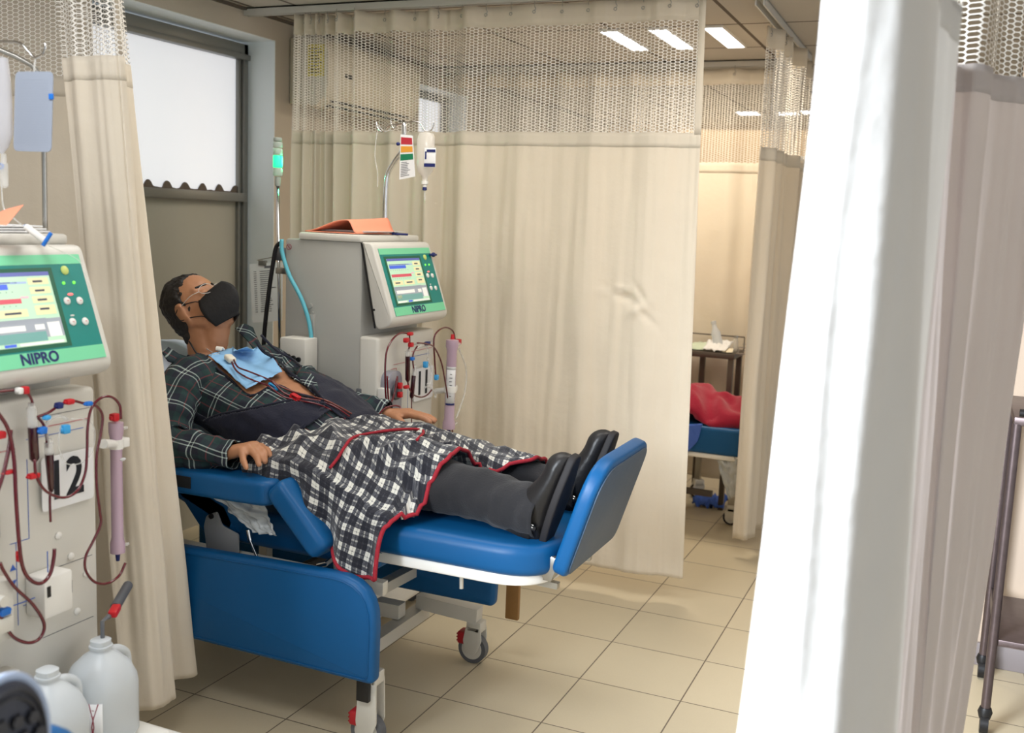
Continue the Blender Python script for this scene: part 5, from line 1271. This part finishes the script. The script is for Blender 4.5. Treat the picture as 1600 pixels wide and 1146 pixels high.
# hair
bm = B()
add_ball(bm, H(-.024, 0, .052), (.096, .086, .098), seg=32, mtx=HM)
add_ball(bm, H(-.052, 0, -.0), (.062, .078, .072), seg=24, mtx=HM)
add_ball(bm, H(-.064, 0, -.062), (.045, .062, .050), seg=24, mtx=HM)
add_ball(bm, H(.020, 0, .100), (.045, .060, .030), seg=24, mtx=HM)
for s in (-1, 1): cap(bm, H(.002, s * .068, .055), .018, H(.012, s * .070, .022), .010)
def hairy(co, no):
    q = co - Hc; f, u = q.dot(hf), q.dot(hu)
    return co + no * (.006 * noise.noise(Vector((f * 26, q.y * 70, u * 26))) + .003 * noise.noise(Vector((f * 80, q.y * 160, u * 80))))
voxel('hair', bm, .0038, HAIR, patient, 3, hairy)
# mask
def mk(u_, s_):
    """u_ 0 bridge .. 1 chin, s_ -1..1 across"""
    uu = .016 - .130 * u_; ridge = .122 + .046 * math.sin(PI * min(1, u_ * 1.0 + .08)) ** .8
    f = ridge - (abs(s_) ** 1.15) * (ridge - .056 + .012 * u_)
    half = .020 + .050 * math.sin(PI * (.18 + .68 * u_)) 
    w_ = half * s_
    return H(f, w_, uu + .018 * (abs(s_)) * (u_ - .3))
G = [[mk(i / 20, -1 + 2 * j / 24) for j in range(25)] for i in range(21)]
MASK = M('black_folded_mask_fabric', (24, 23, 25), .7, bump=.3, bscale=80)
mask = grid_mesh('face_mask', G, MASK, patient, solid=.003)
for s in (-1, 1):
    bm = B(); add_tube(bm, [mk(.12, s), H(.045, s * .067, .006), H(.0, s * .080, .024), H(-.028, s * .088, .014)], .0016, 8, 5)
    add_tube(bm, [mk(.80, s), H(.040, s * .062, -.052), H(.0, s * .078, -.026), H(-.026, s * .086, -.016), H(-.030, s * .088, .010)], .0018, 8, 5); obj('ear_loop', bm, MASK, mask, True)
# clear safety glasses
GL = M('clear_glasses_rim', (220, 214, 206), .15, alpha=.6, coat=.6)
g = None
bm = B()
for s in (-1, 1):
    lp = [H(.108 + .004 * math.cos(a) - .030 * (abs(.034 + .026 * math.cos(a)) / .06) ** 2, s * (.034 + .026 * math.cos(a)), .020 + .018 * math.sin(a)) for a in np.linspace(0, 2 * PI, 21)[:-1]]
    add_tube(bm, lp, .0012, 6, closed=True)
    add_tube(bm, [lp[0], H(.05, s * .078, .024), H(-.01, s * .084, .018)], .0014, 6, 3)
add_tube(bm, [H(.108, -.008, .022), H(.112, 0, .025), H(.108, .008, .022)], .0014, 6)
gl = obj('safety_glasses', bm, GL, patient, True)
bm = B(); add_tube(bm, [H(-.055, .075, -.082), N0 + td * .0 + Vector((0, -.078, 0)) + tn * .045, N0 + td * .028 + Vector((0, -.03, 0)) + tn * .068, N0 + td * .028 + Vector((0, .03, 0)) + tn * .07, N0 + td * .0 + Vector((0, .09, 0)) + tn * .052], .0028, 8, 6); obj('neck_cord', bm, BLACK, patient, True)

# ---- shirt and vest as shells over the torso
nt_, npz = 150, 200
def inpoly(x, y, P):
    c = False; j = len(P) - 1
    for i in range(len(P)):
        if (P[i][1] > y) != (P[j][1] > y) and x < (P[j][0] - P[i][0]) * (y - P[i][1]) / (P[j][1] - P[i][1]) + P[i][0]: c = not c
        j = i
    return c
SKINP = [(255, 548), (290, 480), (392, 500), (398, 524), (404, 545), (430, 562), (452, 585), (474, 600), (500, 624), (480, 626), (440, 606), (430, 600), (392, 622), (325, 567), (296, 556)]
VNEAR = [(312, 660), (345, 648), (400, 638), (460, 626), (506, 630), (514, 641), (470, 672), (434, 702), (415, 740), (300, 760), (300, 680)]
VFAR = [(398, 516), (430, 546), (458, 562), (474, 580), (488, 604), (506, 630), (530, 650), (600, 668), (640, 600), (560, 520), (430, 480)]
def wrink(t, ph, k=1): return k * (.006 * nz(t * 14, math.cos(ph) * 5, math.sin(ph) * 5) + .003 * nz(t * 30, ph * 4, 3))
def shell(name, mat, off, t0, t1, test, solid, k=1, n1=nt_):
    G, U, PX = [], [], []
    for i in range(n1 + 1):
        t_ = t0 + (t1 - t0) * i / n1; r, uu, px_ = [], [], []
        for j in range(npz):
            ph = 2 * PI * j / npz - PI / 2
            o_ = off + wrink(t_, ph, k); p = TS(t_, ph, o_); r.append(p); uu.append((ph * .20, t_ * 1.0)); px_.append(pix(p))
        G.append(r); U.append(uu); PX.append(px_)
    def keep(i, j):
        ph = 2 * PI * (j + .5) / npz - PI / 2; x, y = PX[i][j]
        return test(x, y, ph, t0 + (t1 - t0) * i / n1)
    return grid_mesh(name, G, mat, patient, U, solid, wrap=True, keep=keep, offset=0)
facing = lambda ph: math.sin(ph) > -.25
shirt = shell('shirt', SHIRT, .008, .03, .62, lambda x, y, ph, t_: not (facing(ph) and inpoly(x, y, SKINP)), .003)
vest = shell('vest', NAVY, .018, .05, .60, lambda x, y, ph, t_: (facing(ph) and (inpoly(x, y, VNEAR) or inpoly(x, y, VFAR))) or (math.sin(ph) < -.2), .004, 1.2)
# BVH of the dressed torso, to lay things on it
def bvh_of(*objs):
    vs, fs = [], []
    for o in objs:
        b = len(vs); vs += [v.co.copy() for v in o.data.vertices]; fs += [tuple(b + k for k in p.vertices) for p in o.data.polygons]
    return BVHTree.FromPolygons(vs, fs)
TORSO = bvh_of(body, shirt, vest)
EB = B()
for s in (-1, 1): cap(EB, H(.090, s * .016, .044), .004, H(.074, s * .050, .043), .0035)
obj('eyebrow', EB, HAIR, patient, True)
EL_ = B()
for s in (-1, 1): add_tube(EL_, [H(.0845, s * .018, .013), H(.0895, s * .033, .010), H(.080, s * .047, .013)], .0016, 6, 4)
obj('eyelashes', EL_, HAIR, patient, True)
def on(px, py, off=.0, tree=None, fallback=2.75):
    d = (RT * ((px - 800) / F_PX) + UP * ((573 - py) / F_PX) + _fw).normalized()
    r = (tree or TORSO).ray_cast(CAM, d)
    if r[0] is None: return at(px, py, y=fallback)
    n = r[1] if r[1].dot(d) < 0 else -r[1]
    return r[0] + n * off
# placket edges and collar
bm = B(); add_tube(bm, [on(*p, .005) for p in ((296, 556), (325, 568), (360, 595), (392, 620), (430, 604), (462, 617), (498, 626))], .0042, 8, 5); obj('shirt_edge', bm, SHIRT, shirt, True)
bm = B(); add_tube(bm, [on(*p, .005) for p in ((400, 534), (412, 550), (432, 564), (454, 586), (476, 602), (498, 622))], .0050, 8, 5); obj('shirt_edge', bm, SHIRT, shirt, True)
bm = B(); add_tube(bm, [on(*p, .004) for p in ((320, 658), (345, 648), (400, 638), (460, 627), (506, 632))], .0045, 8, 5); obj('vest_edge', bm, NAVY, vest, True)
bm = B(); add_tube(bm, [on(*p, .004) for p in ((506, 636), (470, 670), (436, 700), (422, 718))], .0045, 8, 5); obj('vest_edge', bm, NAVY, vest, True)
bm = B(); add_tube(bm, [on(*p, .004) for p in ((408, 524), (430, 546), (458, 563), (474, 581), (488, 605), (506, 628))], .0045, 8, 5); obj('vest_edge', bm, NAVY, vest, True)
def flap(name, P_, mat, parent, th=.004, sub=1):
    bm = B(); v = [bm.verts.new(p) for p in P_]; bm.faces.new(v); bmesh.ops.triangulate(bm, faces=bm.faces[:])
    if sub: bmesh.ops.subdivide_edges(bm, edges=bm.edges[:], cuts=2, use_grid_fill=True)
    for q in bm.verts: q.co += Vector((0, 0, .004 * nz(*(q.co * 30))))
    me = bpy.data.meshes.new(name); bm.to_mesh(me); bm.free()
    l = me.uv_layers.new(name='UVMap')
    for lp in me.loops: c = me.vertices[lp.vertex_index].co; l.data[lp.index].uv = (c.x + c.y * .3, c.z + c.y * .7)
    o = link(name, me, mat, parent, True); s = o.modifiers.new('t', 'SOLIDIFY'); s.thickness = th; return o
flap('collar', [at(368, 515, y=2.93), at(382, 508, y=2.96), at(394, 513, y=2.97), at(384, 520, y=2.98), at(402, 532, y=2.97), at(414, 552, y=2.92), at(396, 546, y=2.90), at(384, 530, y=2.90)], SHIRT, shirt)
flap('collar', [at(252, 550, y=2.56), at(262, 544, y=2.60), at(278, 553, y=2.62), at(300, 560, y=2.66), at(284, 572, y=2.62), at(262, 566, y=2.56)], SHIRT, shirt)
flap('placket', [on(455, 580, .012), on(478, 584, .014), on(492, 600, .014), on(498, 618, .012), on(486, 616, .012), on(470, 604, .012)], SHIRT, shirt, .004)
# sleeves
def sleeve(name, pts_, rads, mat, parent, seed, amp=.008, flat=(1, 1), n=60, seg=40, solid=.003, uvs=1):
    P_ = smooth_path(pts_, 14); m = len(P_); G, U = [], []; L = 0; prev = None
    for i, p in enumerate(P_):
        a = P_[max(i - 1, 0)]; c = P_[min(i + 1, m - 1)]; d = (c - a).normalized()
        if i: L += (p - P_[i - 1]).length
        x = (Vector((0, 0, 1)).cross(d) if prev is None else prev - d * prev.dot(d)).normalized(); prev = x; y = d.cross(x)
        f = i / (m - 1) * (len(rads) - 1); k = min(int(f), len(rads) - 2); r = rads[k] + (rads[k + 1] - rads[k]) * smooth01(f - k)
        row, uu = [], []
        for j in range(seg):
            an = 2 * PI * j / seg - PI
            o_ = amp * (nz(i / m * 9, math.cos(an) * 1.6 + seed, math.sin(an) * 1.6) + .6 * nz(i / m * 22, math.cos(an) * 1.2 + seed, math.sin(an) * 1.2 + 7))
            row.append(p + (x * math.cos(an) * flat[0] + y * math.sin(an) * flat[1]) * (r + o_)); uu.append((an * r * 1.1 * uvs, L * uvs))
        G.append(row); U.append(uu)
    return grid_mesh(name, G, mat, parent, U, solid, wrap=True, offset=1)
sleeve('sleeve', [N0 + td * .08 + Vector((0, -.12, .01)), SR + Vector((-.0, .0, .0)), SR.lerp(ER, .5) + Vector((-.015, -.02, 0)), ER + Vector((-.010, -.006, -.0)), ER.lerp(WR, .5) + Vector((0, 0, -.002)), WR + Vector((.042, .015, .0))], [.085, .080, .074, .068, .054, .042], SHIRT, patient, 2, .014)
sleeve('sleeve', [N0 + td * .09 + Vector((0, .12, .01)), SL + Vector((0, 0, -.0)), SL.lerp(EL, .5), EL, EL.lerp(WL, .5), WL + Vector((-.005, 0, 0))], [.085, .078, .068, .06, .052, .040], SHIRT, patient, 5, .012)
# trousers
sleeve('trouser_leg', [(-1.84, 2.70, .755), (-1.62, 2.69, .765), (-1.42, 2.665, .752), (-1.27, 2.655, .742), (-1.14, 2.645, .728), (-1.02, 2.635, .718)], [.115, .108, .094, .086, .082, .078], TROUSER, patient, 9, .010, (1, .88))
sleeve('trouser_leg', [(-1.84, 2.90, .745), (-1.62, 2.92, .745), (-1.42, 2.93, .735), (-1.27, 2.94, .725), (-1.14, 2.95, .712), (-1.03, 2.955, .705)], [.115, .105, .088, .078, .072, .066], TROUSER, patient, 12, .010, (1, .88))
# shoes
def shoe(parent, heel, toe, y0, yt, seed):
    heel, toe = Vector((heel[0], y0, heel[1])), Vector((toe[0], yt, toe[1])); a = (toe - heel); L = a.length; a = a / L
    s = Vector((0, 1, 0)); s = (s - a * s.dot(a)).normalized(); b = s.cross(a); 
    if b.x > 0: b = -b
    def ring(f, k=1.0, sole=False):
        w = .036 + .013 * math.sin(PI * min(1, f * 1.15) * .9) ; 
        if f > .82: w *= math.sqrt(max(.02, 1 - ((f - .82) / .18) ** 2)) 
        if f < .08: w *= math.sqrt(max(.05, 1 - ((.08 - f) / .09) ** 2))
        h = .112 - .046 * smooth01((f - .28) / .5)
        if f > .82: h *= math.sqrt(max(.05, 1 - ((f - .82) / .19) ** 2)) * .9 + .1
        out = []
        for j in range(24):
            an = 2 * PI * j / 24; y = math.cos(an); z = math.sin(an)
            zz = (z * .5 + .5) if z > 0 else (.5 + z * .5)
            out.append(heel + a * (f * L) + s * (y * w * (1 - .28 * max(z, 0))) + b * (h * zz + .016))
        return out
    root = None
    G = [ring(f) for f in list(np.linspace(0, .1, 5)) + list(np.linspace(.14, .82, 16)) + list(np.linspace(.85, 1, 9))]
    up = grid_mesh('shoe', G, SHOE, parent, wrap=True)
    b2 = bmesh.new(); b2.from_mesh(up.data); 
    b2.verts.ensure_lookup_table(); n = len(b2.verts)
    b2.faces.new([b2.verts[k] for k in range(24)]); b2.faces.new([b2.verts[n - 24 + k] for k in range(24)]); bmesh.ops.recalc_face_normals(b2, faces=b2.faces[:]); b2.to_mesh(up.data); b2.free()
    pl = []
    for an in np.linspace(0, 2 * PI, 49)[:-1]:
        f = .5 + .52 * math.cos(an); w = (.038 + .014 * math.sin(PI * min(1, max(0, f) * 1.15) * .9)) * abs(math.sin(an)) ** .45
        pl.append(heel + a * (f * L) + s * (w * (1 if math.sin(an) >= 0 else -1)))
    bm = B(); add_prism(bm, pl, b * .022, .005, 3); obj('sole', bm, M('black_rubber_sole', (30, 28, 30), .7), up, True)
    c = heel + a * (L * .14) + b * .07
    bm = B(); add_tube(bm, [c - b * .02 , c + b * .075 - a * .005], [.046, .042], 22); obj('ankle_collar', bm, M('black_sock_knit', (26, 26, 29), .95, bump=.4, bscale=200), up, True)
    q = heel + a * (L * .20) + b * .055
    bm = B(); add_tube(bm, [q + s * -.049 + b * -.02, q + s * -.046 + b * .02, q + s * -.028 + b * .046, q + b * .052, q + s * .03 + b * .045], .009, 8, 4); st = obj('strap', bm, BLACK, up, True)
    bm = B()
    for k in (0, 1): add_tube(bm, [q + s * -.0565 + b * (-.012 + .0) + a * (.004 + .007 * k), q + s * -.0555 + b * (.010) + a * (.004 + .007 * k)], .0014, 6)
    obj('silver_stripe', bm, STEEL, st)
    bm = B(); q = heel + a * (L * .45) + b * .045
    for k in range(4): add_tube(bm, [q + a * (.014 * k) + s * -.024 + b * (.0 - .006 * k), q + a * (.014 * k) + b * (.012 - .006 * k), q + a * (.014 * k) + s * .024 + b * (-.006 * k)], .0016, 6, 3)
    obj('stitching', bm, M('dark_grey_plastic'), up, True)
shoe(patient, (-1.000, .625), (-.915, .895), 2.625, 2.61, 1)
shoe(patient, (-1.000, .625), (-.915, .900), 2.95, 2.955, 2)

# ------------------------------------------------------------------ drape, catheter and lines on the chest
DR = [(326, 565), (350, 556), (385, 545), (402, 555), (420, 557), (431, 582), (442, 589), (437, 599), (414, 601), (406, 613), (389, 618), (352, 588)]
A_, B2, C2, D2 = (326, 565), (386, 544), (441, 592), (388, 617)
G = []; n = 26
for i in range(n + 1):
    row = []
    for j in range(n + 1):
        u, v = i / n, j / n
        x = (1 - u) * (1 - v) * A_[0] + u * (1 - v) * B2[0] + u * v * C2[0] + (1 - u) * v * D2[0]; y = (1 - u) * (1 - v) * A_[1] + u * (1 - v) * B2[1] + u * v * C2[1] + (1 - u) * v * D2[1]
        if u > .4: x += 10 * math.sin(PI * v) * (u - .4); y -= 3 * math.sin(PI * v) * u
        o_ = .020 + .003 * nz(u * 5, v * 5) + .003 * (abs(u - .45) < .03) + .004 * nz(u * 12, v * 3, 2) * v
        row.append(on(x, y, o_))
    G.append(row)
# relax
G = np.array([[list(p) for p in r] for r in G])
for _ in range(30): G[1:-1, 1:-1] = (G[:-2, 1:-1] + G[2:, 1:-1] + G[1:-1, :-2] + G[1:-1, 2:]) / 4
drape_o = tag(grid_mesh('surgical_drape', G + np.array([0, -.002, .004]), M('light_blue_drape_paper', (138, 186, 228), .8, bump=.4, bscale=22, bdist=.008), None, None, .0012), 'light blue paper drape lying on the chest of the patient', 'drape')
TORSO = bvh_of(body, shirt, vest, drape_o)
cath = thing('chest_catheter', 'chest catheter with white gauze and two dark red lines crossing the blue drape', 'catheter', on(350, 562, .01))
a, b_ = on(352, 560, .012), on(366, 572, .012)
bm = B(); add_box(bm, (-.022, -.014, -.010), (.022, .014, .010), .007, 3, mtx=Matrix.Translation(a.lerp(b_, .5)) @ (b_ - a).to_track_quat('X', 'Z').to_matrix().to_4x4()); obj('gauze_wrap', bm, M('cream_gauze', (226, 220, 204), .95, bump=.5, bscale=60), cath, True)
a = on(342, 553, .012)
bm = B()
for k in range(5): add_tube(bm, [a + Vector((-.008 + .004 * k, -.008, .0)), a + Vector((-.012 + .005 * k, .0, .010)), a + Vector((-.006 + .004 * k, .010, .002))], .0035, 8, 3)
obj('white_tape', bm, WHITE, cath, True)
bm = B(); add_tube(bm, [on(322, 545, .004), on(332, 551, .006), on(341, 554, .008)], .0022, 8, 3); add_tube(bm, [on(318, 556, .004), on(330, 557, .006), on(341, 556, .008)], .0022, 8, 3); obj('clear_catheter_tail', bm, CLEAR, cath, True)
T1 = [(364, 568), (372, 580), (390, 591), (408, 599), (425, 607), (445, 618), (470, 625), (500, 630), (524, 640), (545, 654)]
T2 = [(362, 574), (370, 586), (386, 599), (402, 607), (420, 613), (440, 622), (462, 628), (490, 633), (515, 643), (538, 658)]
T3 = [(425, 607), (448, 612), (478, 621), (508, 629), (530, 640), (548, 650)]
for T_, m_ in ((T1, BLOOD), (T2, BLOOD), (T3, M('brown_blood_line', (110, 50, 40), .3, coat=.4))):
    P_ = [q.copy() for q in smooth_path([on(x, y, .024 if 384 < x < 432 else .014 if x < 432 else .008) for x, y in T_], 3)]; P_[0] = P_[0] + Vector((0, 0, .004))
    bm = B(); add_tube(bm, P_, .0030, 8, 5); obj('blood_line', bm, m_, cath, True)
for p, m_, w in (((427, 608), CYANP, (.016, .010, .008)), ((461, 624), REDP, (.016, .010, .008))):
    c = on(*p, .010); bm = B(); mt = Matrix.Translation(c) @ Matrix.Rotation(.35, 4, 'Y')
    add_box(bm, (-w[0], -w[1], -w[2]), (w[0], w[1], -w[2] * .4), .002, mtx=mt); add_box(bm, (-w[0], -w[1], w[2] * .4), (w[0], w[1], w[2]), .002, mtx=mt); add_box(bm, (-w[0], -w[1], -w[2]), (-w[0] * .6, w[1], w[2]), .002, mtx=mt); add_box(bm, (w[0] * .5, -w[1] * .6, -w[2]), (w[0] * 1.2, w[1] * .6, w[2]), .002, mtx=mt)
    obj('line_clamp', bm, m_, cath)

# ------------------------------------------------------------------ the plaid blanket
def hleg(x, y):
    """height of the wrapped legs and lap under the blanket"""
    def bump(yc, zc, r, k=1.0):
        q = 1 - ((y - yc) / (r + .03)) ** 2
        return zc + r * .92 * math.sqrt(q) if q > 0 else -9
    e = smooth01((x + 1.95) / .9)
    zn = .770 - .05 * smooth01((x + 1.45) / .45); rn = .118 - .030 * smooth01((x + 1.75) / .5)
    zf = .745 - .035 * smooth01((x + 1.45) / .40); rf = .116 - .034 * smooth01((x + 1.75) / .5)
    lap = .85 + .022 * math.exp(-((x + 1.72) / .12) ** 2) - .22 * max(0, y - 2.85) - .10 * smooth01((x + 1.72) / .35) - .35 * max(0, abs(y - 2.80) - .20)
    b = max(bump(2.685, zn, rn), bump(2.93, zf, rf), .665)
    k = .05
    return max(b, lap if x < -1.4 else -9) + .0
def sm(x, y):
    s = 0; 
    for dx, dy, w in ((0, 0, 2), (.025, 0, 1), (-.025, 0, 1), (0, .03, 1), (0, -.03, 1), (.02, .02, .7), (-.02, -.02, .7), (.02, -.02, .7), (-.02, .02, .7)): s += hleg(x + dx, y + dy) * w
    return s / 8.8
def folds(x, y, v):
    r = 0
    r += .019 * (1 - abs(nz(x * 5 + y * 7, y * 3 - x * 4, 1.3)) * 3.0) * smooth01((-1.40 - x) / .25)
    r += .012 * (1 - abs(nz(x * 11 - y * 8, y * 9, 4.3)) * 2.6)
    r += .006 * nz(x * 22, y * 18, 7)
    return r
nu, nv = 150, 150
def bl(u, v):
    """u along the legs, v from the far side over the near side and down"""
    vy = v
    S = v * .98
    # plan position and drop
    if S < .64: y = 3.115 - S; drop = 0
    else: y = 2.475 - .045 * (1 - math.exp(-(S - .64) * 9)); drop = S - .64
    xl = -1.925 + .05 * math.sin(v * 5) - .02 * smooth01((v - .5) / .2) + .27 * smooth01((v - .60) / .38)
    xr_far = -1.165; xr_mid = -1.325; 
    t = smooth01((v - .20) / .16)
    xr = xr_far * (1 - t) + xr_mid * t
    xr -= .085 * smooth01((v - .48) / .2)
    xr += .0 - .02 * smooth01((v - .62) / .1)
    x = xl + (xr - xl) * u
    if drop == 0:
        edge = smooth01((.64 - S) / .10)
        z = sm(x, max(y, 2.50)) + folds(x, y, v) * (.6 + .4 * edge)
        q = smooth01((2.53 - y) / .06)
        z = z * (1 - q * .0)
        z -= .03 * q * q
        if S < .08: z -= .06 * (1 - S / .08)
    else:
        z = sm(x, 2.50) - .03 + folds(x, 2.475, v) * .6
        z -= drop * 1.0
        y += .018 * math.sin(x * 46 + 2.5 * nz(x * 6, 1)) * smooth01(drop / .10) - .02 + .012 * nz(x * 14, z * 10) 
        # bottom edge rises towards the head side
    return Vector((x, y, z)), (x * 1.05 + .06 * nz(x * 4, v * 4, 8), (v * .98) + .05 * nz(x * 3, v * 5, 2))
G, U = [], []
vmax = lambda u: .74 + .115 * smooth01(u / .9) + .02 * math.sin(u * 11)
for i in range(nu + 1):
    r, uu = [], []
    for j in range(nv + 1):
        u = i / nu; p, w_ = bl(u, j / nv * vmax(u)); r.append(p); uu.append(w_)
    G.append(r); U.append(uu)
bl_o = grid_mesh('plaid_blanket', G, BLANKET, None, U, .007, offset=1)
tag(bl_o, 'black and white plaid fleece blanket with red binding over the legs of the patient', 'blanket')
bm = B(); add_tube(bm, [Vector(G[nu][j]) for j in range(0, nv + 1, 2)], .0065, 8); obj('red_binding', bm, REDTRIM, bl_o, True)
bm = B(); add_tube(bm, [Vector(G[i][nv]) for i in range(nu // 2, nu + 1, 2)], .0065, 8); obj('red_binding', bm, REDTRIM, bl_o, True)
BT = bvh_of(bl_o)
bm = B(); add_tube(bm, [on(*p, .008, BT) for p in ((516, 734), (528, 718), (538, 702), (552, 688), (580, 680), (615, 676), (650, 674), (662, 678), (652, 690))], .0048, 8, 5); obj('red_binding', bm, REDTRIM, bl_o, True)
# blood lines rising from the lap to machine 11
t = thing('blood_line_pair', 'dark red lines looping from the blanket past the far hand to machine 11', 'blood tubing', at(600, 645, y=3.0))
bm = B(); add_tube(bm, [at(588, 655, y=2.95), at(592, 648, y=2.98), at(602, 638, y=3.02), at(618, 634, y=3.05), at(626, 638, y=3.06), at(618, 648, y=3.03), at(606, 658, y=2.98)], .0032, 8, 6); obj('blood_line', bm, BLOOD, t, True)
bm = B(); add_tube(bm, [at(600, 640, y=3.03), at(608, 634, y=3.08), at(610, 632, x=-1.79)], .0032, 8, 6); obj('blood_line', bm, BLOOD, t, True)
